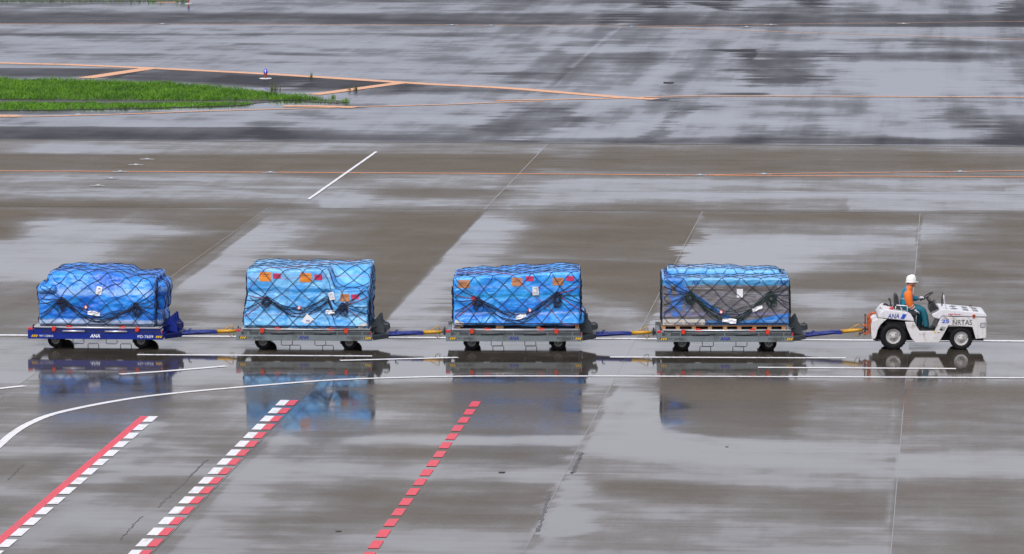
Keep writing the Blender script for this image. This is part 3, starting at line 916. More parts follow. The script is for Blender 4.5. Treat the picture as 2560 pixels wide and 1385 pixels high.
def wheel(parent, x, y, r, wd, rim_r, side, m_rim=None, bolts=5, name="wheel"):
    """side -1: outer face towards -y"""
    e = empty(name, (x, y, r)); e.parent = parent
    h = wd / 2
    prof = [(rim_r * .98, -h * .80), (rim_r * 1.06, -h), (r * .90, -h), (r * .975, -h * .84), (r, -h * .5), (r, h * .5), (r * .975, h * .84), (r * .90, h), (rim_r * 1.06, h), (rim_r * .98, h * .80)]
    t = MB().lathe_y(prof, (0, 0, 0), 32)
    for k in range(22):          # shoulder lugs
        a = 2 * math.pi * k / 22
        c, s = math.cos(a), math.sin(a)
        for sy in (-1, 1):
            q = []
            for (rr, da) in ((r * .93, -.05), (r * 1.008, -.05), (r * 1.008, .05), (r * .93, .05)):
                ca, sa = math.cos(a + da), math.sin(a + da)
                q.append((rr * ca, rr * sa))
            t.add([(x_, sy * h * .62, z_) for x_, z_ in q] + [(x_, sy * h * .99, z_) for x_, z_ in q], [(0, 1, 2, 3), (7, 6, 5, 4), (1, 5, 6, 2), (0, 4, 5, 1), (2, 6, 7, 3)])
    t.build("tyre", M_RUB, e, True)
    s = side
    rp = [(rim_r, s * h * .82), (rim_r * .93, s * h * .86), (rim_r * .86, s * h * .55), (rim_r * .62, s * h * .40), (rim_r * .58, s * h * .62), (rim_r * .34, s * h * .66), (rim_r * .30, s * h * 1.0), (rim_r * .12, s * h * 1.02), (0.001, s * h * 1.02)]
    rm = MB().lathe_y(rp, (0, 0, 0), 28).lathe_y([(rim_r, -h * .8), (rim_r, h * .8)], (0, 0, 0), 28)
    for k in range(bolts):
        a = 2 * math.pi * k / bolts
        rm.lathe_y([(rim_r * .085, s * h * .5), (rim_r * .085, s * h * .80), (.001, s * h * .80)], (rim_r * .46 * math.cos(a), 0, rim_r * .46 * math.sin(a)), 8)
    rm.build("rim", m_rim or M_RIM, e, True)
    return e

def make_dolly(loc, yaw, body, dark, txt_m, logo_m, wt, num, label, bar_len, bar_rise, bar_yaw):
    e = empty("pallet_dolly", loc, yaw)
    tag(e, label, "dolly", "pallet dollies in the tow train")
    X0 = -DL / 2
    yn = -DW / 2
    X = lambda a: X0 + a
    # chassis: long beams, cross beams, upper body; lettering and hazard stripes on the near beam
    c = MB()
    for sy in (1, -1):
        ya, yb = (yn, yn + .09) if sy > 0 else (-yn - .09, -yn)
        c.box(X(0), X(DL), ya, yb, .26, .402)
        yo = ya + .035 if sy > 0 else yb - .035 - .05
        c.mat(1).box(X(.13), X(DL - .06), yo, yo + .05, .404, .498).mat(0)  # recessed panel in the dark paint: shade of the gap put into its colour
        c.box(X(.131), X(DL - .061), yo - .006 * sy, yo + .05 - .006 * sy, .478, .4975)
        c.box(X(0), X(.13), ya + .004, yb - .004, .403, .475)
        for k in range(9):
            xx = .20 + k * .36
            y_ = ya + .012 if sy > 0 else yb - .012 - .023
            c.box(X(xx), X(xx + (.03 if k % 3 else .14)), y_, y_ + .0225, .403, .476)
    for xx in (0, .55, 1.15, 1.85, 2.45, DL - .1):
        c.box(X(xx) + .003, X(xx + .1) - .003, yn + .091, -yn - .091, .28, .40)
    c.mat(1)
    for a, b2 in ((.42, .56), (2.52, 2.66)):   # axle housings
        c.box(X(a), X(b2) + .1, -.78, .78, .13, .26)
    c.box(X(.3), X(DL - .3), -.10, .10, .16, .279)
    c.mat(2)
    yt = yn - .003
    c.text(wt, X(.285), yt, .308, .048, .34, bold=.008)
    c.text(num, X(2.715), yt, .300, .068, .385, bold=.006)
    c.mat(3)
    c.text("ANA", X(1.535), yt, .297, .088, .25, shear=.28, bold=.035)
    c.mat(4)
    for a in (.085, 3.155):
        for k in range(3):
            q = a + k * .052
            c.add([(X(q), yt, .305), (X(q + .034), yt, .305), (X(q + .062), yt, .357), (X(q + .028), yt, .357)], [(0, 1, 2, 3)])
    c.mat(5)
    for a in (.085, 3.155):
        c.add([(X(a - .012), yt + .0015, .300), (X(a + .178), yt + .0015, .300), (X(a + .178), yt + .0015, .362), (X(a - .012), yt + .0015, .362)], [(0, 1, 2, 3)])
    c.build("chassis", [body, dark, txt_m, logo_m, M_HAZ, M_TXT_K], e)
    # deck with edge rail and rows of castor rollers
    d = MB().box(X(.16), X(DL - .05), yn + .06, -yn - .06, .499, .520)
    d.build("deck", dark, e)
    r_ = MB()
    for sy in (-1, 1):
        y_ = sy * (DW / 2 - .045)
        r_.tube([(X(.17), y_, .533), (X(DL - .08), y_, .533)], .017, 8)
    for xx in (.17, DL - .08):
        r_.tube([(X(xx), -DW / 2 + .045, .533), (X(xx), DW / 2 - .045, .533)], .015, 8)
    r_.build("edge_rail", M_ALU, e, True)
    # side rollers
    for sy in (-1, 1):
        for a in (.86, 1.905):
            y_ = sy * (DW / 2 - .008)
            MB().tube([(X(a), y_, .450), (X(a + .55), y_, .450)], .028, 10).build("side_roller", M_ALU if body is M_BLUE else M_GREYD, e, True)
    # red pallet stops
    for sy in (-1, 1):
        y0 = yn - .012 if sy < 0 else -yn - .03
        y1 = y0 + .042
        for a in (.595, 2.655):
            q = MB().prism([(X(a), .498), (X(a), .562), (X(a + .098), .562), (X(a + .098), .495), (X(a + .07), .448), (X(a + .01), .448)], y0, y1)
            q.build("corner_stop", M_RED, e, bevel=.006)
        for a, f in ((.945, 1), (2.235, -1)):
            pl = [(0, .503), (0, .582), (.09, .585), (.165, .545), (.170, .503)]
            if f < 0: pl = [(.172 - x, z) for x, z in pl]
            MB().prism([(X(a + x), z) for x, z in pl], y0 + .05 * (-sy), y1 + .05 * (-sy) + .02).build("pallet_lock", M_RED, e, bevel=.006)
    MB().box(X(.0), X(.115), yn + .002, yn + .052, .477, .540).build("reflector", M_REFL, e, bevel=.008)
    MB().box(X(DL) - .035, X(DL) - .012, yn - .006, yn + .03, .405, .490).build("reflector", M_REFL, e, bevel=.004)
    # step loops hanging under the beams
    for sy in (-1, 1):
        for a in (1.11, 1.93):
            y_ = sy * (DW / 2 - .045)
            MB().tube([(X(a), y_, .262), (X(a), y_, .158), (X(a + .02), y_, .142), (X(a + .25), y_, .142), (X(a + .27), y_, .158), (X(a + .27), y_, .262)], .009, 6).build("step_loop", M_GREYD if body is M_GREY else M_BLUED, e, True)
    for a in (.93, 2.2):
        MB().box(X(a), X(a + .15), yn - .002, yn + .03, .247, .259).build("tie_down", M_ALU, e)
    # rear hitch pin bracket
    MB().box(X(-.10), X(0) - .002, -.09, .09, .30, .32).box(X(-.10), X(0) - .002, -.09, .09, .395, .415).tube([(X(-.06), 0, .27), (X(-.06), 0, .47)], .018, 8).build("rear_hitch", dark, e)
    # sloping front nose with fins that park the drawbar
    nb = MB().slab([(X(DL) + .002, -.92), (X(DL) + .34, -.40), (X(DL) + .34, .40), (X(DL) + .002, .92)], .235, .345)
    nb.slab([(X(DL) - .12, -.95), (X(DL) + .10, -.38), (X(DL) + .10, .38), (X(DL) - .12, .95)], .521, .545)
    nb.build("nose", dark, e, bevel=.01)
    for yy in (-.42, -.12, .27, .60):
        MB().prism([(X(DL) - .10, .40), (X(DL) - .10, .55), (X(DL) + .00, .64), (X(DL) + .09, .76), (X(DL) + .13, .75), (X(DL) + .15, .60), (X(DL) + .24, .50), (X(DL) + .26, .347)], yy - .02, yy + .02).build("drawbar_fin", body if body is M_BLUE else dark, e, bevel=.006)
    fx = MB().box(X(DL) + .20, X(DL) + .36, -.26, -.06, .43, .56)
    fx.tube([(X(DL) + .22, -.35, .60), (X(DL) + .30, -.35, .63), (X(DL) + .36, -.32, .58), (X(DL) + .37, -.30, .47)], .02, 6)
    fx.build("brake_linkage", dark, e, bevel=.008)
    # wheels
    for a in (.625, 2.745):
        for sy in (-1, 1):
            wheel(e, X(a), sy * (DW / 2 - .44), .192, .17, .105, sy)
    # drawbar: blue A-frame, yellow end with grab loop and eye
    db = empty("drawbar", (X(DL) + .33, 0, .295), bar_yaw); db.parent = e
    L = bar_len
    sl = lambda x: bar_rise * x / L
    k = MB()
    for sy in (-1, 1):
        k.tube([(0, sy * .24, 0), (L * .58, sy * .045, sl(L * .58))], .040, 4)
    k.box(.30, .42, -.19, .19, -.008 + sl(.36), .030 + sl(.36))
    k.box(L * .40, L * .60, -.10, .10, -.045 + sl(L * .5), .045 + sl(L * .5))
    k.tube([(.17, -.2, .03), (.18, -.2, .11), (.24, -.2, .12)], .016, 6)
    k.build("frame", M_BARBLUE, db)
    k = MB().tube([(L * .57, 0, sl(L * .57)), (L * .80, 0, sl(L * .8)), (L * .93, 0, sl(L * .93))], [.050, .045, .034], 8)
    k.build("tow_arm", M_YELLOW, db, True)
    MB().tube([(L * .70, 0, sl(L * .7) + .03), (L * .80, 0, sl(L * .8) + .10), (L * .86, 0, sl(L * .86) + .145), (L * .875, 0, sl(L * .87) + .13), (L * .875, 0, sl(L * .87) + .03)], .010, 6).build("grab_loop", M_YELLOW, db, True)
    MB().tube([(L * .80, .02, sl(L * .8) - .03), (L * .82, .02, sl(L * .8) - .11), (L * .86, .02, sl(L * .8) - .15), (L * .89, .02, sl(L * .8) - .13), (L * .88, .02, sl(L * .8) - .03)], .009, 6).build("foot_loop", M_YELLOW, db, True)
    ring = [(L * .97 + .055 * math.cos(2 * math.pi * j / 14), .055 * math.sin(2 * math.pi * j / 14), sl(L)) for j in range(14)]
    MB().tube(ring, .018, 6, True).build("tow_eye", M_GREYD, db, True)
    return e

def near_centre(u, v, yaw):
    p = G(u, v)
    q = Matrix.Rotation(yaw, 3, 'Z') @ Vector((0, DW / 2, 0))
    return Vector((p.x + q.x, p.y + q.y, 0))

YAWS = [R(.6), R(2.3), R(4.0), R(4.2)]
POS = [near_centre(238.3, 874.2, YAWS[0]), near_centre(760, 878.2, YAWS[1]), near_centre(1285, 879.9, YAWS[2]), near_centre(1813, 881.4, YAWS[3])]
TUG_YAW = R(4.0)
TUG_P = G(2233.5, 875.2)

def tug_pt(x, y, z):
    return TUG_P + Matrix.Rotation(TUG_YAW, 3, 'Z') @ Vector((x, y, z))

def dl(i, x, y, z):
    return POS[i] + Matrix.Rotation(YAWS[i], 3, 'Z') @ Vector((x, y, z))

targets = [dl(1, -DL / 2 - .06, 0, .355), dl(2, -DL / 2 - .06, 0, .355), dl(3, -DL / 2 - .06, 0, .355), tug_pt(-.665, .62, .44)]
WT = ["WT 1530KG", "WT 1625KG", "WT 1615KG", "WT 1615KG"]
NUM = ["PD-7659", "PD-7551", "PD-7431", "PD-7373"]
DLAB = ["dark blue pallet dolly marked PD-7659, at the tail of the train under the lumpy load",
        "grey pallet dolly marked PD-7551, coupled just ahead of the dark blue dolly",
        "grey pallet dolly marked PD-7431, third from the tow tractor's far end of the train",
        "grey pallet dolly marked PD-7373, coupled straight behind the white tow tractor"]
DLAB[2] = "grey pallet dolly marked PD-7431, between two other grey dollies"
for i in range(4):
    o = dl(i, DL / 2 + .33, 0, .295)
    t = targets[i]
    v = t - o
    L_ = math.hypot(v.x, v.y) / .97
    by = math.atan2(v.y, v.x) - YAWS[i]
    make_dolly(POS[i], YAWS[i], M_BLUE if i == 0 else M_GREY, M_BLUED if i == 0 else M_GREYD, M_TXT_W if i == 0 else M_TXT_K, M_TXT_W if i == 0 else M_TXT_B,
               WT[i], NUM[i], DLAB[i], L_, v.z, by)

# ------------------------------------------------------------------ netted loads
def sheet_material(name, deep, pale, white=.35, band=(), film=.5, seed=0.0, extra=None):
    """blue plastic sheeting under stretch film: deep and pale layers, white film streaks, wrinkles, painted crease shade and highlights"""
    m, n, l, b = new_mat(name)
    tc = n.new("ShaderNodeTexCoord")
    mp = n.new("ShaderNodeMapping"); mp.inputs["Location"].default_value = (seed, seed * 1.7, seed * .6)
    l.new(tc.outputs["Object"], mp.inputs[0])
    v = mp.outputs[0]
    big = noise_node(n, l, 1.7, 4, .6, v, (1, 1, 1.5), dist=.6)
    c = mix_col(n, l, ramp(n, l, big, .36, .64), deep, pale)
    st = noise_node(n, l, 1.0, 6, .65, v, (2.2, 2.2, 9), dist=1.2)
    c = mix_col(n, l, ramp(n, l, st, .56, .74, 0, white), c, (.62, .74, .86))
    st2 = noise_node(n, l, 1.0, 5, .6, v, (7, 7, 4.5), dist=2.0)
    c = mix_col(n, l, ramp(n, l, st2, .58, .68, 0, .45), c, tuple(x * .55 for x in deep))  # crease shading painted into the colour as darker blotches
    sx = n.new("ShaderNodeSeparateXYZ"); l.new(tc.outputs["Object"], sx.inputs[0])
    for z0, hw, cc, am in band:
        wob = math_node(n, l, 'MULTIPLY', math_node(n, l, 'SUBTRACT', noise_node(n, l, 1.3, 3, .5, v), .5), .16)
        zz = math_node(n, l, 'ABSOLUTE', math_node(n, l, 'SUBTRACT', math_node(n, l, 'ADD', sx.outputs[2], wob), z0))
        c = mix_col(n, l, ramp(n, l, zz, hw * .7, hw * 1.25, am, 0), c, cc)
    if extra: c = extra(n, l, c, sx, v)
    l.new(c, b.inputs["Base Color"])
    b.inputs["Roughness"].default_value = .38
    b.inputs["Specular IOR Level"].default_value = .45
    b.inputs["Coat Weight"].default_value = film * .6
    b.inputs["Coat Roughness"].default_value = .25
    bn = n.new("ShaderNodeBump"); bn.inputs["Strength"].default_value = .8; bn.inputs["Distance"].default_value = .035
    w1 = noise_node(n, l, 1.0, 5, .6, v, (3.2, 3.2, 6.5), dist=1.0)
    tn = w1.node; tn.noise_type = 'RIDGED_MULTIFRACTAL'
    cr_ = noise_node(n, l, 1.0, 3, .5, v, (2.6, 2.6, 4.2), dist=.8); cr_.node.noise_type = 'RIDGED_MULTIFRACTAL'
    crease_highlight = mix_col(n, l, ramp(n, l, cr_, .62, 1.0, 0, white * 1.3), c, (.66, .80, .93))  # white highlights on the creases, painted into the base colour
    l.new(crease_highlight, b.inputs['Base Color'])
    w2 = noise_node(n, l, 1.0, 3, .6, v, (14, 14, 4), dist=.8)
    vo = n.new("ShaderNodeTexVoronoi"); vo.feature = 'F1'; vo.inputs["Scale"].default_value = 1.0
    mpv = n.new("ShaderNodeMapping"); mpv.inputs["Scale"].default_value = (4.0, 4.0, 5.5)
    wv_ = n.new("ShaderNodeTexNoise"); wv_.inputs["Scale"].default_value = 3.0; l.new(v, wv_.inputs["Vector"])
    av_ = n.new("ShaderNodeVectorMath"); av_.operation = 'MULTIPLY_ADD'; av_.inputs[1].default_value = (.25, .25, .25)
    l.new(wv_.outputs["Color"], av_.inputs[0]); l.new(v, av_.inputs[2])
    l.new(av_.outputs[0], mpv.inputs[0]); l.new(mpv.outputs[0], vo.inputs["Vector"])
    hsum = math_node(n, l, 'ADD', math_node(n, l, 'MULTIPLY', w1, .8), math_node(n, l, 'MULTIPLY', w2, .4))
    l.new(math_node(n, l, 'ADD', hsum, math_node(n, l, 'MULTIPLY', vo.outputs["Distance"], .75)), bn.inputs["Height"])
    l.new(bn.outputs[0], b.inputs["Normal"]); l.new(bn.outputs[0], b.inputs["Coat Normal"])
    return m

def rounded_box(x0, x1, y0, y1, z0, z1, r, step=.055, fn=None):
    """closed grid box with rounded edges; fn(p, normal) -> new p"""
    hx, hy, hz = (x1 - x0) / 2, (y1 - y0) / 2, (z1 - z0) / 2
    cx, cy, cz = (x0 + x1) / 2, (y0 + y1) / 2, (z0 + z1) / 2
    nx, ny, nz = [max(4, int(2 * h / step)) for h in (hx, hy, hz)]
    V, F, idx = [], [], {}
    def vert(i, j, k):
        key = (i, j, k)
        if key in idx: return idx[key]
        p = Vector((-hx + 2 * hx * i / nx, -hy + 2 * hy * j / ny, -hz + 2 * hz * k / nz))
        q = Vector((max(-hx + r, min(hx - r, p.x)), max(-hy + r, min(hy - r, p.y)), max(-hz + r, min(hz - r, p.z))))
        d = p - q
        nrm = d.normalized() if d.length > 1e-6 else Vector((0, 0, 1))
        p = q + nrm * r if d.length > 1e-6 else p
        p = p + Vector((cx, cy, cz))
        if fn: p = fn(p, nrm)
        idx[key] = len(V); V.append(tuple(p)); return idx[key]
    for i in range(nx):
        for j in range(ny):
            F.append((vert(i, j, 0), vert(i, j + 1, 0), vert(i + 1, j + 1, 0), vert(i + 1, j, 0)))
            F.append((vert(i, j, nz), vert(i + 1, j, nz), vert(i + 1, j + 1, nz), vert(i, j + 1, nz)))
    for i in range(nx):
        for k in range(nz):
            F.append((vert(i, 0, k), vert(i + 1, 0, k), vert(i + 1, 0, k + 1), vert(i, 0, k + 1)))
            F.append((vert(i, ny, k), vert(i, ny, k + 1), vert(i + 1, ny, k + 1), vert(i + 1, ny, k)))
    for j in range(ny):
        for k in range(nz):
            F.append((vert(0, j, k), vert(0, j, k + 1), vert(0, j + 1, k + 1), vert(0, j + 1, k)))
            F.append((vert(nx, j, k), vert(nx, j + 1, k), vert(nx, j + 1, k + 1), vert(nx, j, k + 1)))
    return V, F

def lerp_tab(tab, x):
    for (a, va), (b2, vb) in zip(tab, tab[1:]):
        if x <= b2:
            t = max(0, (x - a) / (b2 - a)); t = t * t * (3 - 2 * t)
            return va + (vb - va) * t
    return tab[-1][1]

def S(x, a, b2):
    t = max(0.0, min(1.0, (x - a) / (b2 - a))); return t * t * (3 - 2 * t)

def bulge(p, nrm, amp, seed, fine=.012):
    q = Vector((p.x * 1.25 + seed, p.y * 1.25, p.z * 1.6))
    d = mnoise.noise(q) * amp + mnoise.noise(q * 2.6 + Vector((3, 1, 7))) * amp * .45
    w_ = mnoise.noise(Vector((p.x * 6 + seed, p.y * 6, p.z * 11))) * fine
    w_ += (1 - abs(mnoise.noise(Vector((p.x * 3.3, p.y * 3.3 + seed, p.z * 7.5)))) * 2) * fine * .8
    return p + nrm * (d + w_)

def cast(bvh, o, d, off):
    h = bvh.ray_cast(Vector(o), Vector(d))
    if h[0] is None: return None
    return h[0] - Vector(d) * off

def draw_net(parent, bvh, ext, ztop_at, seed, g1, g2, sag, rope, rope2, bundle_n=8, pitch=.46, red=0, top_pitch=None):
    """cargo net: diamonds over back, top and front, nets on both ends, gathered slack hanging in a bow on the front"""
    rng = random.Random(seed)
    x0, x1, y0, y1, zb = ext
    W = y1 - y0
    nb = MB(); nb2 = MB(); nr = MB()
    Hn = 1.55
    def warp(u, v):
        for g in (g1, g2):
            du, dv = g[0] - u, g[1] - v
            d2 = du * du + dv * dv
            k = .55 * math.exp(-d2 / .10)
            u += du * k; v += dv * k
        u += .05 * mnoise.noise(Vector((u * 1.7, v * 1.7, seed)))
        v += .05 * mnoise.noise(Vector((u * 1.7, v * 1.7, seed + 9)))
        return u, v
    def surf(u, v):
        """u along x from x0; v down the front from the top edge (negative: over the top, beyond: the back)"""
        if v >= 0: u, v = warp(u, v)
        x = min(max(x0 + u, x0 + .015), x1 - .015)
        if v > -W * .5:
            zt = ztop_at(x, y0 + .05) if v >= 0 else ztop_at(x, y0 - v)
            k = S(v, -.45, .45)
            T = Vector((x, y0, max(zt - .03 - v, zb))) if v >= 0 else Vector((x, y0 - v, zt))
            d = Vector((0, k, -(1 - k))).normalized()
        else:
            vb = -v - W
            zt = ztop_at(x, y1 - .05) if vb >= 0 else ztop_at(x, y0 - v)
            k = S(vb, -.45, .45)
            T = Vector((x, y1, max(zt - .03 - vb, zb))) if vb >= 0 else Vector((x, y0 - v, zt))
            d = Vector((0, -k, -(1 - k))).normalized()
        return cast(bvh, T - d * 3, d, .019)
    def run(fn, a, b2, mbx, rad):
        L_ = max(abs(b2[0] - a[0]), abs(b2[1] - a[1]))
        k = max(2, int(L_ / .055))
        seg = []
        for i in range(k + 1):
            t = i / k
            p = fn(a[0] + (b2[0] - a[0]) * t, a[1] + (b2[1] - a[1]) * t)
            if p is None or (seg and (p - seg[-1]).length > .42):
                if len(seg) > 1: mbx.tube(seg, rad, 4)
                seg = [p] if p is not None else []
            else: seg.append(p)
        if len(seg) > 1: mbx.tube(seg, rad, 4)
    LX = x1 - x0
    vmin, vmax = -W - Hn, Hn
    span = vmax - vmin
    k0 = int(-span / pitch) - 1; k1 = int(LX / pitch) + 2
    for k in range(k0, k1 + int(span / pitch) + 2):
        for sgn in (1, -1):
            # u = k*pitch + sgn*(v - vmin)
            a_u = k * pitch + (0 if sgn > 0 else 0)
            pts = []
            va, vb = vmin, vmax
            ua, ub = a_u, a_u + sgn * span
            # clip to u in [0, LX]
            def clipu(ua, va, ub, vb):
                t0, t1 = 0.0, 1.0
                du = ub - ua
                if abs(du) < 1e-9: return None
                for bound, s in ((0, 1), (LX, -1)):
                    t = (bound - ua) / du
                    if du * s > 0: t0 = max(t0, t)
                    else: t1 = min(t1, t)
                if t0 >= t1: return None
                return (ua + du * t0, va + (vb - va) * t0), (ua + du * t1, va + (vb - va) * t1)
            cl = clipu(ua, va, ub, vb)
            if cl: run(surf, cl[0], cl[1], nr if (red and rng.random() < red) else nb, .0075)
    # border rope at the foot of the net on the front
    for zz in (zb + .04,):
        run(lambda u, v: cast(bvh, (x0 + min(max(u, .02), LX - .02), y0 - 2, zz), (0, 1, 0), .012), (0, 0), (LX, 0), nb, .011)
    # ends
    for xe, dx in ((x0, 1), (x1, -1)):
        def es(u, v):
            y = min(max(y0 + u, y0 + .02), y1 - .02)
            z = max(ztop_at(xe + dx * .1, y) - .04 - v, zb)
            return cast(bvh, (xe - dx * 2, y, z), (dx, 0, 0), .012)
        for k in range(-5, 12):
            for sgn in (1, -1):
                ua, ub = k * pitch, k * pitch + sgn * Hn
                t0, t1 = 0.0, 1.0
                du = ub - ua
                for bound, s in ((0, 1), (W, -1)):
                    t = (bound - ua) / du
                    if du * s > 0: t0 = max(t0, t)
                    else: t1 = min(t1, t)
                if t0 < t1: run(es, (ua + du * t0, Hn * t0), (ua + du * t1, Hn * t1), nb, .0075)
        # slack pulled together on the corner
        yc = y0 + .30
        for k in range(5):
            pts = []
            yy = yc + rng.gauss(0, .05)
            za = ztop_at(xe + dx * .1, yc) - rng.uniform(.15, .35)
            for i in range(14):
                t = i / 13
                z = za + (zb + .1 - za) * t
                p = cast(bvh, (xe - dx * 2, yy + .10 * math.sin(t * 5 + k) * (1 - abs(2 * t - 1)) + (.12 * (k - 4) / 4) * abs(2 * t - 1), z), (dx, 0, 0), .02 + .03 * rng.random())
                if p is not None: pts.append(p)
            if len(pts) > 3: nb2.tube(pts, .009, 4)
    # the bow of slack on the front
    def front(u, v, off):
        x = min(max(x0 + u, x0 + .02), x1 - .02)
        z = max(ztop_at(x, y0 + .05) - .03 - v, zb)
        return cast(bvh, (x, y0 - 2, z), (0, 1, 0), off)
    for k in range(bundle_n):
        s_ = sag * rng.uniform(.62, 1.08)
        ja, jb = rng.gauss(0, .03), rng.gauss(0, .03)
        ph = rng.uniform(0, 6)
        pts = []
        for i in range(41):
            t = i / 40
            u = g1[0] + ja + (g2[0] + jb - g1[0] - ja) * t
            v = g1[1] + (g2[1] - g1[1]) * t + s_ * (1 - abs(2 * t - 1) ** 1.7) + .022 * math.sin(t * 17 + ph) + .03 * mnoise.noise(Vector((t * 6, k * 3.3, seed)))
            p = front(u, v, .018 + .022 * rng.random())
            if p is not None: pts.append(p)
        if len(pts) > 3: nb2.tube(pts, .0085, 4)
    for g, sg in ((g1, -1), (g2, 1)):
        for k in range(9):          # loops of spare rope
            a = rng.uniform(.06, .20); b_ = rng.uniform(.04, .12)
            ang = rng.uniform(-.6, 1.0)
            pts = []
            for i in range(17):
                th = 2 * math.pi * i / 16 * .93
                uu = g[0] + a * (math.sin(th)) * .55 + rng.gauss(0, .008) + (rng.random() - .5) * .01
                vv = g[1] + b_ + b_ * 1.5 * (1 - math.cos(th)) * .8 - .05
                uu += sg * ang * (vv - g[1]) * .35
                p = front(uu, vv, .025 + .03 * rng.random())
                if p is not None: pts.append(p)
            if len(pts) > 3: nb2.tube(pts, .009, 4)
        for k in range(5):          # ropes fanning out to the corner
            tu = (-.02 if sg < 0 else LX + .02); tv = g[1] - .38 + .21 * k + rng.uniform(-.05, .05)
            pts = []
            for i in range(15):
                t = i / 14
                p = front(g[0] + (tu - g[0]) * t, g[1] + (tv - g[1]) * t + .03 * math.sin(3.1 * t), .015)
                if p is not None: pts.append(p)
            if len(pts) > 3: (nr if red and k % 3 == 1 else nb).tube(pts, .0085, 4)
        kn = front(g[0], g[1], .03)
        if kn is not None:
            for k in range(5):
                th0 = rng.uniform(0, 6)
                nb2.tube([kn + Vector((.05 * math.cos(th0 + i * .7), -.012 * (i % 2), .05 * math.sin(th0 + i * .7))) for i in range(7)], .014, 4)
    nb.build("cargo_net", rope, parent)
    nb2.build("slack_rope", rope2, parent)
    if red: nr.build("repair_rope", M_ROPER, parent)

def sticker(parent, bvh, name, x, z, w_, h_, m, rot=0.0, y0=-1.3, off=.006, marks=None, n_=5):
    """sheet that follows the front of the load"""
    V, F = [], []
    ca, sa = math.cos(rot), math.sin(rot)
    for j in range(n_ + 1):
        for i in range(n_ + 1):
            a = (i / n_ - .5) * w_; b2 = (j / n_ - .5) * h_
            px, pz = x + a * ca - b2 * sa, z + a * sa + b2 * ca
            p = cast(bvh, (px, y0 - 2, pz), (0, 1, 0), off)
            if p is None: p = Vector((px, y0, pz))
            V.append(p)
    ym = sorted(p.y for p in V)[len(V) // 3]
    V = [(p.x, ym + max(-.05, min(.05, (p.y - ym))) * .9 - .001, p.z) for p in V]
    F = [(j * (n_ + 1) + i, j * (n_ + 1) + i + 1, (j + 1) * (n_ + 1) + i + 1, (j + 1) * (n_ + 1) + i) for j in range(n_) for i in range(n_)]
    mb = MB().add(V, F)
    mats = [m]
    if marks:
        mats.append(M_TXT_K); mb.mat(1)
        def at(a, b2):
            px, pz = x + a * ca - b2 * sa, z + a * sa + b2 * ca
            i = min(n_ - 1, max(0, int((a / w_ + .5) * n_))); j = min(n_ - 1, max(0, int((b2 / h_ + .5) * n_)))
            yv = min(V[j * (n_ + 1) + i][1], V[j * (n_ + 1) + i + 1][1], V[(j + 1) * (n_ + 1) + i][1], V[(j + 1) * (n_ + 1) + i + 1][1])
            return (px, yv - .004, pz)
        for (a0, a1, b0, b1) in marks:
            mb.add([at(a0 * w_, b0 * h_), at(a1 * w_, b0 * h_), at(a1 * w_, b1 * h_), at(a0 * w_, b1 * h_)], [(0, 1, 2, 3)])
    return mb.build(name, mats, parent)

DOC = [(-.25, .2, .26, .31), (-.36, .36, .12, .14), (-.36, .30, .02, .04), (-.36, .34, -.08, -.06), (-.36, .25, -.18, -.16), (-.36, .3, -.28, -.26)]
LAB = [(-.30, .34, .22, .26), (-.34, .2, .05, .08)]

def red_tag(parent, bvh, x, z, y0=-1.3):
    p = cast(bvh, (x, y0 - 2, z), (0, 1, 0), .04)
    MB().lathe_y([(.001, -.012), (.044, -.012), (.050, 0), (.044, .012), (.001, .012)], p, 18).build("red_tag", M_REFL, parent, True)
    MB().lathe_y([(.001, -.016), (.028, -.016), (.028, -.011)], p, 14).build("tag_label", M_PAPER, parent)

def slip(parent, bvh, x, z, w_, h_, rot, seed, y0=-1.3, m=None):
    """crumpled white tag caught in the net"""
    rng = random.Random(seed)
    p = cast(bvh, (x, y0 - 2, z), (0, 1, 0), .05)
    n_ = 6
    V = []
    ca, sa = math.cos(rot), math.sin(rot)
    for j in range(5):
        for i in range(n_ + 1):
            a = (i / n_ - .5) * w_; b2 = (j / 4 - .5) * h_ * (1 - .5 * abs(i / n_ - .5))
            V.append((p.x + a * ca - b2 * sa, p.y + rng.uniform(-.02, .02), p.z + a * sa + b2 * ca + rng.uniform(-.01, .01)))
    F = [(j * (n_ + 1) + i, j * (n_ + 1) + i + 1, (j + 1) * (n_ + 1) + i + 1, (j + 1) * (n_ + 1) + i) for j in range(4) for i in range(n_)]
    MB().add(V, F).build("white_slip", m or M_PAPER, parent)

def load_root(i, label):
    e = empty("cargo_load", POS[i] + Vector((0, 0, .535)), YAWS[i])
    tag(e, label, "cargo load", "netted loads on the dollies")
    # flat aluminium pallet under the goods
    MB().box(-1.53, 1.56, -1.17, 1.17, .001, .024).build("pallet", M_ALU, e, bevel=.006)
    return e

def finish(i, e, V, F, m, name="plastic_wrap"):
    mb = MB().add(V, F)
    o = mb.build(name, m, e, True)
    return o

X0 = -DL / 2
def lx(c): return X0 + (c - 130) / 433.0       # measured across the close-up of a dolly
SKYB, MIDB, DEEPB = (.10, .36, .78), (.035, .22, .68), (.008, .105, .50)

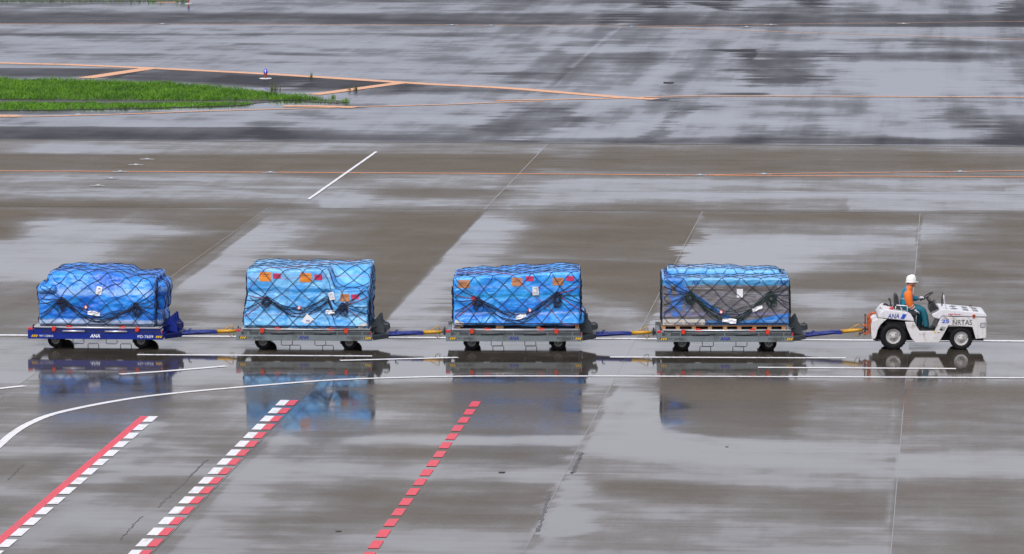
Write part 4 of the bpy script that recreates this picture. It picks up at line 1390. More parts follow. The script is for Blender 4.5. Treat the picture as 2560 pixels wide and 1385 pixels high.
# --- load 1: lumpy bundle on the blue dolly
e = load_root(0, "lumpy blue plastic wrapped load under a black net, rounded top, on the dark blue dolly")
def ztop1(x, y):
    t = lerp_tab([(-1.6, 1.14), (-1.35, 1.21), (-1.0, 1.29), (-.5, 1.33), (.2, 1.33), (.55, 1.28), (.85, 1.18), (1.5, 1.18)], x)
    near = S(y, -1.2, -.55)
    return t * (.93 + .07 * near) - .04 * (1 - near) * S(x, .4, .8)
def f1(p, nrm):
    h = max(0.0, min(1, (p.z - .03) / 1.43))
    x, y = p.x, p.y
    if y < 0: y += .20 * S(h, .55, 1.0) * S(-y, .3, 1.1)              # front leans back towards the top
    if x < 0: x += S(-x, .9, 1.4) * .16 * S(h, .72, .80) - S(-x, .8, 1.4) * (.07 * math.exp(-((h - .68) / .10) ** 2) - .03 * math.exp(-((h - .25) / .15) ** 2))
    if x > 0: x -= S(x, .8, 1.45) * .03 * S(h, .2, .9)
    if h > .5 and y < 0: y += .05 * math.sin(x * 4.0) * S(h, .5, .9)
    q = Vector((x, y, .03 + (p.z - .03) * ztop1(x, y) / 1.43))
    return bulge(q, nrm, .045, 1.0, .017)
V, F = rounded_box(lx(248), lx(1475), -1.13, 1.13, .03, 1.46, .075, .05, f1)
def f1b(p, nrm): return bulge(p, nrm, .08, 5.0, .016)
for bx in ((lx(1380), lx(1515), -.25, 1.05, .25, 1.03, .18), (lx(1300), lx(1545), -.9, .6, .03, .40, .14), (lx(235), lx(420), -1.16, -.4, .82, 1.03, .1), (lx(1260), lx(1400), -.98, -.3, .86, 1.19, .05)):
    v2, f2 = rounded_box(*bx[:6], bx[6], .05, f1b)
    o = len(V); V += v2; F += [tuple(o + i for i in q) for q in f2]
M_S1 = sheet_material("lumpy_blue_sheet", (.005, .145, .64), (.022, .30, .86), .26, [(.86, .07, (.22, .40, .66), .55), (.08, .11, (.42, .50, .58), .75)], .5, 1.0)
body = finish(0, e, V, F, M_S1)
bvh = BVHTree.FromPolygons([Vector(p) for p in V], F)
draw_net(e, bvh, (lx(252), lx(1500), -1.13, 1.13, .04), ztop1, 4, (.56, .50), (2.38, .46), .56, M_ROPE, M_ROPE, 8, .47)
sticker(e, bvh, "document", lx(888), .91, .135, .19, M_PAPER, -.16, -1.2, .02, DOC)
red_tag(e, bvh, lx(750), .50)
slip(e, bvh, lx(835), .36, .30, .11, -.12, 4)

# --- load 2: three columns, the front right one lower
e = load_root(1, "light blue wrapped load with orange and magenta sheets, stepped down at its front right corner")
def ztop2(x, y):
    z = 1.43
    if x > lx(1100):
        k = S(x, lx(1095), lx(1180))
        z2 = .95 + .48 * S(y, -.75, .12)
        z = z * (1 - k) + z2 * k
    return z + .015 * math.sin(x * 5)
def f2(p, nrm):
    h = (p.z - .03) / 1.56
    x, y = p.x, p.y
    for xs_ in (lx(685), lx(1105)):
        if abs(nrm.y) > .7: y += -math.copysign(.05, y) * math.exp(-((x - xs_) / .04) ** 2)
    for hz in (.60, .30):
        if abs(nrm.y) > .7: y += -math.copysign(.016, y) * math.exp(-((h - hz) / .025) ** 2)
    if x < 0: x += S(-x, .8, 1.45) * .10 * S(h, 0.05, .6)
    if y < 0: y -= .05 * (1 - S(h, 0, .3)) * abs(nrm.y)
    q = Vector((x, y, .03 + (p.z - .03) * ztop2(x, y) / 1.56))
    return bulge(q, nrm, .03, 11.0, .013)
V, F = rounded_box(lx(205), lx(1528), -1.15, 1.13, .03, 1.59, .045, .05, f2)
v2, f2_ = rounded_box(lx(1380), lx(1535), -.3, 1.0, .5, 1.12, .1, .05, lambda p, n_: bulge(p, n_, .05, 3, .015))
o = len(V); V += v2; F += [tuple(o + i for i in q) for q in f2_]
M_S2 = sheet_material("pale_blue_sheet", (.06, .36, .82), (.22, .58, .93), .55, [(.96, .045, (.01, .22, .58), .75), (.44, .05, (.02, .25, .62), .6), (1.24, .02, (.30, .26, .55), .5), (.36, .02, (.28, .30, .60), .4)], .6, 4.0)
finish(1, e, V, F, M_S2)
bvh = BVHTree.FromPolygons([Vector(p) for p in V], F)
draw_net(e, bvh, (lx(215), lx(1532), -1.15, 1.13, .04), ztop2, 14, (.56, .66), (2.42, .30), .56, M_ROPE, M_ROPE, 7, .48, red=.10)
for cx, cz, w_, h_, m_, nm in ((442, 285, .27, .225, M_ORANGE_L, "orange_label"), (563, 277, .19, .125, M_PINK_L, "magenta_label"), (869, 293, .27, .225, M_ORANGE_L, "orange_label"), (1004, 290, .19, .135, M_PINK_L, "magenta_label"), (1285, 505, .22, .19, M_TAN, "orange_label"), (1392, 495, .19, .12, M_PINK_L, "magenta_label")):
    sticker(e, bvh, nm, lx(cx), (870 - cz) / 433 - .065, w_, h_, m_, random.uniform(-.04, .02), -1.25, .006, LAB)
sticker(e, bvh, "document", lx(1145), (870 - 520) / 433 + .01, .135, .19, M_PAPER, .22, -1.25, .03, DOC)
red_tag(e, bvh, lx(800), .525)
slip(e, bvh, lx(1130), .43, .22, .11, .05, 14)
# diamond tag with its lettering
p = cast(bvh, (lx(890), -4, .27), (0, 1, 0), .035)
mb = MB()
mb.add([(p.x - .155, p.y, p.z - .07), (p.x - .07, p.y, p.z - .125), (p.x + .09, p.y, p.z - .115), (p.x + .155, p.y - .01, p.z - .03), (p.x - .01, p.y, p.z + .12)], [(0, 1, 2, 3, 4)])
mb.mat(1).text("YNG", p.x - .045, p.y - .006, p.z - .085, .05, .10, bold=.02)
mb.build("diamond_tag", [M_PAPER, M_TXT_B], e)
# corner of white board showing low at the right
sticker(e, bvh, "white_board", lx(1470), .09, .22, .10, M_CARD, .35, -1.25, .012)

# --- load 3: tall block with a slowly rising top
e = load_root(2, "vivid blue block shaped load with tan and magenta sheets and a gently rising top")
def ztop3(x, y):
    z = lerp_tab([(-1.6, 1.26), (-.2, 1.33), (.9, 1.385), (1.6, 1.39)], x)
    return z + .02 * math.sin(x * 6 + y) * S(y, -1, 0)
def f3(p, nrm):
    h = (p.z - .10) / 1.44
    x, y = p.x, p.y
    for xs_ in (lx(660), lx(1110)):
        if abs(nrm.y) > .7: y += -math.copysign(.05, y) * math.exp(-((x - xs_) / .04) ** 2)
    for hz in (.57, .28):
        if abs(nrm.y) > .7: y += -math.copysign(.014, y) * math.exp(-((h - hz) / .025) ** 2)
    if y < 0: y -= .06 * (1 - S(h, 0, .25)) * abs(nrm.y)
    zz = .10 + (p.z - .10) * (ztop3(x, y) - .1) / 1.44
    if h < .1: zz += .05 * mnoise.noise(Vector((x * 2.2, y * 2, 3)))
    q = Vector((x, y, zz))
    return bulge(q, nrm, .022, 23.0, .013)
V, F = rounded_box(lx(215), lx(1545), -1.15, 1.13, .10, 1.54, .045, .05, f3)
v2, f3_ = rounded_box(lx(1500), lx(1590), -1.0, .3, .12, .42, .04, .05, lambda p, n_: bulge(p, n_, .05, 3, .02))
o = len(V); V += v2; F += [tuple(o + i for i in q) for q in f3_]
M_S3 = sheet_material("vivid_blue_sheet", (.012, .215, .78), (.045, .39, .93), .32, [(.83, .05, (.01, .30, .58), .65), (.40, .03, (.25, .38, .72), .55), (1.05, .02, (.20, .32, .7), .4)], .55, 8.0)
finish(2, e, V, F, M_S3)
bvh = BVHTree.FromPolygons([Vector(p) for p in V], F)
pb = MB()
for xx in (lx(245), lx(660), lx(700), lx(1090), lx(1500)):
    pb.box(xx, xx + .09, -1.12, 1.10, .026, .12)
pb.build("wooden_bearer", M_WOOD, e)
draw_net(e, bvh, (lx(220), lx(1555), -1.15, 1.13, .12), ztop3, 24, (.58, .50), (2.52, .46), .60, M_ROPE, M_ROPE, 7, .475, red=.10)
for cx, cz, w_, h_, m_, nm in ((337, 345, .27, .195, M_TAN, "orange_label"), (898, 322, .26, .20, M_TAN, "orange_label"), (1034, 288, .19, .12, M_PINK_L, "magenta_label"), (1330, 318, .26, .19, M_TAN, "orange_label"), (1460, 285, .19, .115, M_PINK_L, "magenta_label"), (440, 500, .13, .12, M_PINK_L, "magenta_label")):
    sticker(e, bvh, nm, lx(cx - 15), (877 - cz) / 433 - .105, w_, h_, m_, random.uniform(-.04, .02), -1.25, .006, LAB)
sticker(e, bvh, "document", lx(1080), (877 - 468) / 433 + .01, .15, .21, M_PAPER, .03, -1.25, .03, DOC)
red_tag(e, bvh, lx(1020), .48)
slip(e, bvh, lx(925), .33, .26, .11, .35, 24)
sticker(e, bvh, "white_board", lx(270), .16, .23, .11, M_CARD, -.35, -1.25, .012)

# --- load 4: grey-brown cartons under clear film and a blue top sheet
e = load_root(3, "grey brown cartons in clear film with a blue top sheet, right behind the tow tractor")
def ztop4(x, y):
    return 1.27 + .008 * math.sin(x * 4)
def f4(p, nrm):
    h = (p.z - .12) / 1.26
    x, y = p.x, p.y
    for k in range(1, 7):
        xs_ = lx(220) + 3.08 * k / 7
        if abs(nrm.y) > .7: y += -math.copysign(.010, y) * math.exp(-((x - xs_) / .02) ** 2)
    q = Vector((x, y, p.z))
    return bulge(q, nrm, .014, 31.0, .007)
V, F = rounded_box(lx(190), lx(1525), -1.15, 1.13, .12, 1.265, .03, .05, f4)
v2, f4_ = rounded_box(lx(250), lx(1440), -.05, 1.08, 1.1, 1.385, .05, .05, lambda p, n_: bulge(Vector((p.x, p.y, p.z - (.045 * S(p.x, .35, .5) if p.z > 1.25 else 0))), n_, .02, 7, .012))
o = len(V); V += v2; F += [tuple(o + i for i in q) for q in f4_]
def carton_extra(n, l, c, sx, v):
    x, z = sx.outputs[0], sx.outputs[2]
    wob = math_node(n, l, 'MULTIPLY', math_node(n, l, 'SUBTRACT', noise_node(n, l, 2.2, 4, .6, v), .5), .22)
    # blue sheet hanging over the upper edge
    c = mix_col(n, l, ramp(n, l, math_node(n, l, 'ADD', z, math_node(n, l, 'MULTIPLY', wob, .4)), 1.09, 1.13), c, (.05, .27, .52))
    geo = n.new("ShaderNodeNewGeometry"); sn = n.new("ShaderNodeSeparateXYZ"); l.new(geo.outputs["Normal"], sn.inputs[0])
    up = ramp(n, l, sn.outputs[2], .35, .7)
    c = mix_col(n, l, up, c, (.16, .48, .88))
    c = mix_col(n, l, ramp(n, l, z, 1.28, 1.285), c, (.14, .46, .88))
    # twisted blue sash sweeping down to the middle and up again
    xa = math_node(n, l, 'SUBTRACT', .34, x)
    sag = math_node(n, l, 'MULTIPLY', math_node(n, l, 'MAXIMUM', xa, 0.0), .66)
    right = math_node(n, l, 'MULTIPLY', math_node(n, l, 'MINIMUM', xa, 0.0), -.20)
    d = math_node(n, l, 'ABSOLUTE', math_node(n, l, 'SUBTRACT', math_node(n, l, 'ADD', z, math_node(n, l, 'MULTIPLY', wob, .35)), math_node(n, l, 'ADD', math_node(n, l, 'ADD', sag, right), .13)))
    c = mix_col(n, l, ramp(n, l, d, .045, .07, .95, 0), c, (.012, .20, .66))
    # loose blue film at the lower edge and left side
    low = ramp(n, l, math_node(n, l, 'ADD', z, wob), .22, .30, .75, 0)
    lowx = ramp(n, l, x, -1.2, -1.0)
    c = mix_col(n, l, math_node(n, l, 'MULTIPLY', low, lowx), c, (.02, .22, .58))
    lf = math_node(n, l, 'MULTIPLY', ramp(n, l, math_node(n, l, 'ADD', x, wob), -1.15, -.75, 1, 0), ramp(n, l, noise_node(n, l, 2.6, 4, .6, v, (1, 1, .6), dist=1.2), .50, .60, 0, .85))
    c = mix_col(n, l, lf, c, (.012, .17, .60))
    # horizontal wraps of clear film
    fw = noise_node(n, l, 1.0, 3, .6, v, (.5, .5, 46))
    c = mix_col(n, l, ramp(n, l, fw, .56, .72, 0, .40), c, (.50, .52, .56))
    return c
M_S4 = sheet_material("film_wrapped_cartons", (.125, .118, .125), (.185, .178, .188), .10, [(1.02, .05, (.085, .07, .065), .8), (.40, .035, (.20, .19, .34), .7), (.33, .03, (.10, .085, .08), .8)], .5, 12.0, carton_extra)
finish(3, e, V, F, M_S4)
bvh = BVHTree.FromPolygons([Vector(p) for p in V], F)
pb = MB()
pb.box(lx(195), lx(1500), -1.14, 1.12, .095, .122)
for xx in (200, 350, 520, 690, 850, 1000, 1160, 1320, 1470):
    pb.box(lx(xx - 20), lx(xx + 22), -1.13, 1.11, .026, .0945)
pb.build("wooden_skid", M_WOOD, e)
MB().box(lx(192), lx(640), -1.172, -1.162, .13, .27).build("pale_board", M_CARD, e)
def ztop4n(x, y): return 1.27 + (.12 if y > -.02 else 0)
draw_net(e, bvh, (lx(195), lx(1535), -1.15, 1.13, .14), ztop4n, 34, (.66, .32), (2.62, .32), .70, M_ROPE, M_ROPEG, 10, .475)
sticker(e, bvh, "document", lx(1005), (880 - 485) / 433, .15, .21, M_PAPER, 0, -1.25, .012)
red_tag(e, bvh, lx(808), .45)
slip(e, bvh, lx(895), .24, .34, .12, -.1, 34); slip(e, bvh, lx(1190), .54, .26, .11, .4, 35)
t4 = MB()
for a in (525, 1450):
    yy = -1.176
    t4.text("NX", lx(a - 22), yy, 1.13, .10, .16, shear=.3, bold=.0)
t4.build("hand_lettering", M_TXT_B, e)

# ------------------------------------------------------------------ TOW TRACTOR
M_TUG = pm("tractor_white_paint", (.70, .70, .72), .32, var=.05, dirt=(.34, .31, .27), dirt_amt=.35, dirt_scale=2.6, coat=.35, streak=(.42, .38, .33))
M_TUGD = pm("tractor_lower_white", (.66, .65, .64), .42, var=.07, dirt=(.20, .13, .075), dirt_amt=.85, dirt_scale=4.5, streak=(.34, .27, .20))
M_HITCH = pm("hitch_orange", (.50, .10, .025), .5, dirt=(.10, .05, .03), dirt_amt=.8, dirt_scale=7)
M_RUST = pm("rusty_iron", (.11, .055, .035), .75, var=.35, scale=14)
M_SEAT = pm("seat_vinyl", (.022, .023, .026), .5, var=.2)
M_HEADL = pm("headlight_glass", (.42, .43, .44), .12, coat=1.0)
M_AMBER = pm("amber_lens", (.60, .10, .02), .15, coat=1.0)
M_TXT_R = pm("lettering_red", (.50, .02, .04), .5, var=.05)
M_SLASH = pm("slash_blue", (.01, .07, .50), .4, var=.05)
M_GLASS = pm("mirror_glass", (.12, .14, .15), .05, metal=.9)
M_WRIM = pm("wheel_white_rim", (.46, .45, .43), .45, dirt=(.10, .065, .04), dirt_amt=.95, dirt_scale=9)

def q(cx, cv, y=0.0):
    """close-up position -> (x, z) at depth y into the vehicle"""
    return ((cx - 655) / 586.0, (1237 - cv - 67.5 * y) / 582.0)
def Q(*pts, y=0.0): return [q(a, b_, y) for a, b_ in pts]
TW = 1.28
te = empty("tow_tractor", TUG_P, TUG_YAW)
tag(te, "white open tow tractor numbered 25 pulling the dollies at the right", "tow tractor")

# body: lower side plates with wheel arches, fenders, floor, grille
lower = Q((1318, 798), (1352, 752), (1975, 770), (1982, 1062), (1835, 1076), (1786, 905), (1442, 882), (1348, 1060), (1302, 1133), (966, 1133), (905, 1055), (850, 935), (818, 832), (950, 832), (990, 905), (1030, 962), (1245, 962))
fender = Q((436, 782), (560, 796), (520, 825), (470, 872), (425, 955), (410, 1040), (388, 1078), (345, 1076), (333, 950), (336, 880), (352, 830))
bd = MB()
for ya, yb in ((0.0, .05), (TW - .05, TW)):
    bd.prism(lower, ya, yb)
    bd.prism(fender, ya, yb)
bd.slab([(q(1352, 0)[0], .052), (q(1940, 0)[0], .052), (q(1940, 0)[0], TW - .052), (q(1352, 0)[0], TW - .052)], q(0, 905)[1], q(0, 775)[1])
bd.prism(Q((1985, 768), (1992, 1050), (1950, 1066), (1940, 1066), (1940, 768)), .052, TW - .052)
bd.prism(Q((338, 880), (345, 1070), (395, 1070), (420, 960), (440, 800), (352, 832)), .052, TW - .052)
o = bd.build("body", M_TUGD, te, bevel=.014)
fl = MB().box(q(930, 0)[0], q(1330, 0)[0], .052, TW - .052, q(0, 985)[1], q(0, 955)[1])
fl.prism(Q((1245, 958), (1300, 820), (1330, 800), (1330, 958)), .06, TW - .06)
fl.build("footwell", M_BLACK, te)
ch = MB().box(q(380, 0)[0], q(1960, 0)[0], .34, TW - .34, .20, .50)
ch.box(q(560, 0)[0], q(820, 0)[0], .10, TW - .10, .50, .68)
ch.box(q(1440, 0)[0], q(1790, 0)[0], .14, TW - .14, .42, .56)
ch.tube([(0, .2, .325), (0, TW - .2, .325)], .07, 10); ch.tube([(1.66, .2, .27), (1.66, TW - .2, .27)], .05, 10)
ch.box(q(1780, 0)[0], q(1950, 0)[0], .08, TW - .08, .225, .275)
ch.box(q(395, 0)[0], q(460, 0)[0], .06, TW - .06, .215, .26)
ch.build("chassis", M_DARKGAP, te)
# rear cowl, with its airline lettering and slash
cw = MB().prism(Q((431, 774), (436, 735), (470, 690), (528, 656), (700, 672), (858, 694), (905, 728), (938, 780), (951, 826)), 0.004, TW - .004)
o = cw.build("rear_cowl", M_TUG, te, bevel=.022)
d_ = MB().text("ANA", *[(v_) for v_ in (q(568, 782)[0], -.001, q(568, 782)[1])], .118, .285, shear=.22, bold=.012)
d_.mat(1).add([(*(q(753, 788)[0], -.001), q(753, 788)[1]), (q(806, 792)[0], -.001, q(806, 792)[1]), (q(842, 724)[0], -.001, q(842, 724)[1]), (q(788, 720)[0], -.001, q(788, 720)[1])], [(0, 1, 2, 3)])
d_.build("lettering", [M_TXT_B, M_SLASH], te)
cl = MB().prism(Q((500, 668), (478, 652), (530, 628), (640, 640), (650, 690), y=.0), .30, TW - .22)
cl.build("engine_hump", M_TUGD, te, bevel=.02)
# front: hood with vents
hood = Q((1203, 724), (1312, 668), (1316, 646), (1400, 652), (1640, 676), (1850, 694), (1955, 704), (1986, 728), (1986, 764), (1352, 746), (1318, 790), (1250, 778), (1215, 756))
MB().prism(hood, .012, TW - .012).build("hood", M_TUG, te, bevel=.02)
def hood_top(cx):
    return lerp_lin([(1316, 646), (1400, 652), (1640, 676), (1850, 694), (1955, 704)], cx)
def lerp_lin(tab, x):
    for (a, va), (b2, vb) in zip(tab, tab[1:]):
        if x <= b2: return va + (vb - va) * (x - a) / (b2 - a)
    return tab[-1][1]
vt = None
for ya in (.20, .42, .70, .92):
    for cx in (1480, 1660, 1800):
        if ya in (.42, .92) and cx == 1480: cx = 1510
        a, b2 = cx, cx + 78
        za, zb_ = q(a, hood_top(a))[1] + .003, q(b2, hood_top(b2))[1] + .003
        xa, xb = q(a, 0)[0], q(b2, 0)[0]
        MB().add([(xa, ya, za), (xb, ya, zb_), (xb, ya + .13, zb_), (xa, ya + .13, za), (xa, ya, za - .012), (xb, ya, zb_ - .012), (xb, ya + .13, zb_ - .012), (xa, ya + .13, za - .012)],
                 [(0, 1, 2, 3), (0, 4, 5, 1), (1, 5, 6, 2), (2, 6, 7, 3), (3, 7, 4, 0)]).build("hood_vent", M_BLACK, te)
MB().box(q(1432, 0)[0], q(1980, 0)[0], .002, .0115, q(0, 762)[1], q(0, 756)[1]).build("hood_seam", M_BLACK, te)
tx = MB().text("25", q(1342, 850)[0], -.0025, q(1342, 850)[1], .092, .19, bold=.03)
tx.mat(1).text("NRTAS", q(1502, 876)[0], -.0025, q(1502, 876)[1], .130, .475, bold=.006)
tx.mat(2).text("High Power", q(1435, 741)[0], .0095, q(1435, 741)[1], .050, .325, shear=.25, bold=.03)
tx.build("lettering", [M_SLASH, M_TXT_K, M_TXT_R], te)
# lamps and markers
hl = empty("headlight", (q(1935, 0)[0], 0, q(0, 878)[1])); hl.parent = te
MB().prism([(-.065, -.06), (.055, -.06), (.062, .062), (-.065, .056)], -.006, .05).build("housing", M_BLACK, hl, bevel=.004)
MB().prism([(-.055, -.05), (.045, -.05), (.05, .050), (-.055, .045)], -.012, -.0065).build("lens", M_HEADL, hl)
for yy in (.18, TW - .18):
    MB().box(q(1990, 0)[0] - .01, q(1990, 0)[0] + .012, yy - .08, yy + .08, q(0, 920)[1], q(0, 840)[1]).build("front_lamp", M_HEADL, te, bevel=.006)
for cx, cv, yy in ((1804, 748, .0), (1804, 652, TW - .03)):
    mk = empty("side_marker", (q(cx, 0)[0], yy, q(0, cv if yy < .1 else 700)[1])); mk.parent = te
    MB().box(-.035, .035, -.02, .011, -.045, .045).build("bezel", M_AMBER if yy < .1 else M_BLACK, mk, bevel=.006)
    MB().box(-.016, .016, -.028, -.0205, -.028, .028).build("lens", M_BLACK if yy < .1 else M_AMBER, mk)
# indicator recess and badges on the side
ri = MB().prism(Q((1300, 950), (1335, 895), (1405, 902), (1380, 960)), -.003, .0)
ri.build("step_recess", pm("recess_grey", (.30, .30, .29), .5), te)
MB().lathe_y([(.001, -.012), (.028, -.012), (.030, -.002)], (q(1340, 0)[0], 0, q(0, 940)[1]), 14).build("fuel_cap", M_BLACK, te, True)
MB().box(q(1232, 0)[0], q(1258, 0)[0], -.004, -.0005, q(0, 993)[1], q(0, 966)[1]).build("yellow_sticker", M_HAZ, te)
MB().box(q(1284, 0)[0], q(1320, 0)[0], -.004, -.0005, q(0, 990)[1], q(0, 982)[1]).build("dark_plate", M_TXT_K, te)
# wheels
wheel(te, 0.0, .155, .330, .25, .185, -1, M_WRIM, 7)
wheel(te, 0.0, TW - .155, .330, .25, .185, 1, M_WRIM, 7)
wheel(te, 1.66, .135, .280, .20, .172, -1, M_WRIM, 6)
wheel(te, 1.66, TW - .135, .280, .20, .172, 1, M_WRIM, 6)
# seat
SY = .50
sk = MB().prism([(.20, .80), (.16, .86), (.18, .93), (.55, .93), (.60, .90), (.60, .82)], SY - .25, SY + .25)
sk.build("seat", M_SEAT, te, bevel=.03)
bk = MB().prism([(.02, .92), (.04, 1.10), (.03, 1.27), (.045, 1.345), (.085, 1.355), (.115, 1.30), (.15, 1.12), (.20, .95), (.16, .90)], SY - .22, SY + .22)
bk.build("backrest", M_SEAT, te, bevel=.035)
MB().box(.18, .56, SY - .2, SY + .2, .60, .798).build("seat_base", M_BLACK, te)
# grab rail by the seat
MB().tube([(q(682, 0)[0], .03, q(0, 680)[1]), (q(682, 0)[0], .03, q(0, 612)[1]), (q(700, 0)[0], .03, q(0, 594)[1]), (q(840, 0)[0], .03, q(0, 604)[1]), (q(853, 0)[0], .03, q(0, 622)[1]), (q(850, 0)[0], .03, q(0, 700)[1])], .013, 8).build("grab_rail", M_TUG, te, True)
# rear lamps and clutter behind the seat
wl_ = MB().prism([(-.21, 1.0), (-.23, 1.06), (-.20, 1.09), (-.12, 1.08), (-.10, 1.0)], .55, .70)
wl_.build("work_lamp", M_BLACK, te, bevel=.012)
MB().tube([(-.03, .62, .99), (-.05, .62, 1.14), (-.08, .62, 1.19)], .014, 6).box(-.10, -.05, .595, .645, 1.17, 1.21).build("control_lever", M_BLACK, te)
MB().box(-.16, -.02, .42, .60, .99, 1.05).tube([(-.18, .4, 1.0), (-.1, .45, 1.09), (.0, .5, 1.05), (.02, .6, 1.0)], .012, 5).build("battery_box", M_BLACK, te, bevel=.008)
MB().lathe_z([(.001, 0), (.042, 0), (.046, .035), (.036, .07), (.001, .075)], (-.05, .16, q(0, 668, 0)[1]), 14).build("tail_lamp", M_REFL, te, True)
MB().tube([(-.30, .70, .95), (-.24, .70, 1.02), (-.17, .70, 1.05)], .016, 6).build("mud_flap_stay", M_BLACK, te)
# steering column, wheel, dash
cdir = Vector((-.54, 0, .84))
sc_ = Vector((.83, SY, 1.275))
st = empty("steering_wheel", (0, 0, 0)); st.parent = te
aa = Vector((.84, 0, .54)); bb = Vector((0, 1, 0))
MB().tube([sc_ + aa * (.185 * math.cos(2 * math.pi * j / 24)) + bb * (.185 * math.sin(2 * math.pi * j / 24)) for j in range(24)], .015, 8, True).build("rim", M_BLACK, st, True)
sp = MB()
for th in (0.3, 2.4, 4.5):
    sp.tube([sc_ - cdir * .03, sc_ + aa * (.18 * math.cos(th)) + bb * (.18 * math.sin(th))], .011, 5)
sp.lathe_z([(.001, -.03), (.04, -.03), (.04, .0), (.001, .005)], sc_ - cdir * .02, 12)
sp.build("spokes", M_BLACK, st)
sc2 = MB().tube([sc_ - cdir * .02, sc_ - cdir * .16, sc_ - cdir * .18, sc_ - cdir * .48], [.035, .04, .055, .05], 10)
sc2.build("steering_column", M_BLACK, te, True)
ds = MB().prism([(.92, .88), (.88, .98), (.90, 1.06), (.93, 1.13), (1.00, 1.14), (1.06, 1.05), (1.12, 1.00), (1.12, .86)], SY - .20, SY + .42)
ds.box(.88, .99, SY - .12, SY - .02, 1.142, 1.17)
ds.build("dashboard", M_BLACK, te, bevel=.015)
MB().prism([(.95, .84), (.92, .90), (1.10, .98), (1.15, .96), (1.15, .84)], .06, TW - .06).build("dash_panel", pm("panel_grey", (.16, .16, .16), .5), te, bevel=.01)
for k, (xx, zz) in enumerate(((.99, 1.20), (1.03, 1.17))):
    MB().tube([(xx, SY + .1 * k, 1.02), (xx + .02, SY + .1 * k, zz)], .010, 6).build("gear_lever", M_BLACK, te)
# mirror on its bracket
mr = empty("mirror", (0, 0, 0)); mr.parent = te
MB().tube([(1.29, .06, .985), (1.265, .06, 1.10), (1.235, .06, 1.22), (1.225, .06, 1.355)], .010, 6).tube([(1.30, .06, 1.0), (1.235, .06, 1.20)], .006, 5).build("stay", M_TUG, mr, True)
h_ = MB()
prof = [(0.001, -.015), (.085, -.012), (.10, 0), (.085, .014), (.001, .016)]
n_ = 20; V_ = []; F_ = []
for r_, xo in prof:
    for j in range(n_):
        th = 2 * math.pi * j / n_
        V_.append((1.185 + xo, .12 + .75 * r_ * math.cos(th), 1.205 + 1.45 * r_ * math.sin(th)))
for i in range(len(prof) - 1):
    for j in range(n_):
        F_.append((i * n_ + j, i * n_ + (j + 1) % n_, (i + 1) * n_ + (j + 1) % n_, (i + 1) * n_ + j))
h_.add(V_, F_).build("housing", M_BLACK, mr, True)
MB().tube([(1.20, .12, 1.33), (1.195, .12, 1.42)], .008, 5).build("antenna", M_BLACK, mr)
# orange tow hitch at the back
ht = empty("tow_hitch", (0, .62, 0)); ht.parent = te
MB().prism([(-.60, .36), (-.60, .68), (-.545, .70), (-.545, .34)], -.16, .16).build("hitch_plate", M_HITCH, ht, bevel=.006)
MB().prism([(-.73, .525), (-.73, .555), (-.601, .565), (-.601, .515)], -.13, .13).build("hitch_jaw", M_HITCH, ht, bevel=.005)
MB().prism([(-.72, .335), (-.72, .365), (-.601, .375), (-.601, .325)], -.13, .13).build("hitch_jaw", M_HITCH, ht, bevel=.005)
MB().tube([(-.665, 0, .30), (-.665, 0, .80)], .018, 8).tube([(-.69, 0, .80), (-.64, 0, .80)], .02, 8).build("hitch_pin", M_RUST, ht, True)
MB().tube([(-.82, -.05, .33), (-.74, -.05, .37), (-.66, -.05, .375)], .024, 6).build("hitch_hook", M_RUST, ht, True)
arc = [(-.585, -.12, .60), (-.60, -.12, .70), (-.57, -.12, .785), (-.50, -.12, .85), (-.40, -.12, .875)]
MB().tube(arc, .032, 8).build("guard_arm", M_HITCH, ht, True)
MB().tube([(-.60, -.16, .70), (-.635, -.16, .78), (-.57, -.16, .875), (-.50, -.16, .85)], .008, 6).build("guard_loop", M_HITCH, ht, True)
MB().box(-.545, -.52, -.3, .3, .60, .72).build("bumper_bar", M_HITCH, ht, bevel=.006)

# ------------------------------------------------------------------ DRIVER
M_SKIN = pm("skin", (.42, .22, .14), .5, var=.08)
M_HAIR = pm("black_hair", (.015, .013, .012), .6)
M_HELM = pm("helmet_white", (.80, .80, .76), .25, var=.03, coat=.5)
M_TEAL = pm("jacket_teal", (.010, .20, .33), .7, var=.2, scale=14, bump=.4, bscale=18)
M_ORJ = pm("jacket_orange", (.78, .16, .012), .7, var=.12, scale=14, bump=.4, bscale=18)
M_TROU = pm("trousers_teal", (.006, .125, .175), .75, var=.22, scale=12, bump=.5, bscale=15)
M_REF = pm("reflective_tape", (.42, .44, .46), .35)
M_GLOVE = pm("glove_white", (.72, .70, .74), .7, var=.1, bump=.3, bscale=60)
M_SHOE = pm("shoe_dark", (.012, .03, .03), .5)

def skin(name, verts, edges, root, mats, parent, sub=2, pick=None):
    me = bpy.data.meshes.new("tmp")
    me.from_pydata([v[:3] for v in verts], edges, [])
    ob = bpy.data.objects.new("tmp", me); col.objects.link(ob)
    sm = ob.modifiers.new("skin", 'SKIN'); sm.use_smooth_shade = True
    sb = ob.modifiers.new("sub", 'SUBSURF'); sb.levels = sub; sb.render_levels = sub
    lay = me.skin_vertices[0].data
    for i, v in enumerate(verts):
        r_ = v[3]
        lay[i].radius = r_ if isinstance(r_, tuple) else (r_, r_)
        lay[i].use_root = (i == root)
    bpy.context.view_layer.update()
    dg = bpy.context.evaluated_depsgraph_get()
    out = bpy.data.meshes.new_from_object(ob.evaluated_get(dg))
    bpy.data.objects.remove(ob); bpy.data.meshes.remove(me)
    out.name = name
    out.materials.clear()
    mats = mats if isinstance(mats, list) else [mats]
    for m in mats: out.materials.append(m)
    for p in out.polygons:
        p.use_smooth = True
        if pick: p.material_index = pick(p.center)
    o = bpy.data.objects.new(name, out); col.objects.link(o); o.parent = parent
    return o

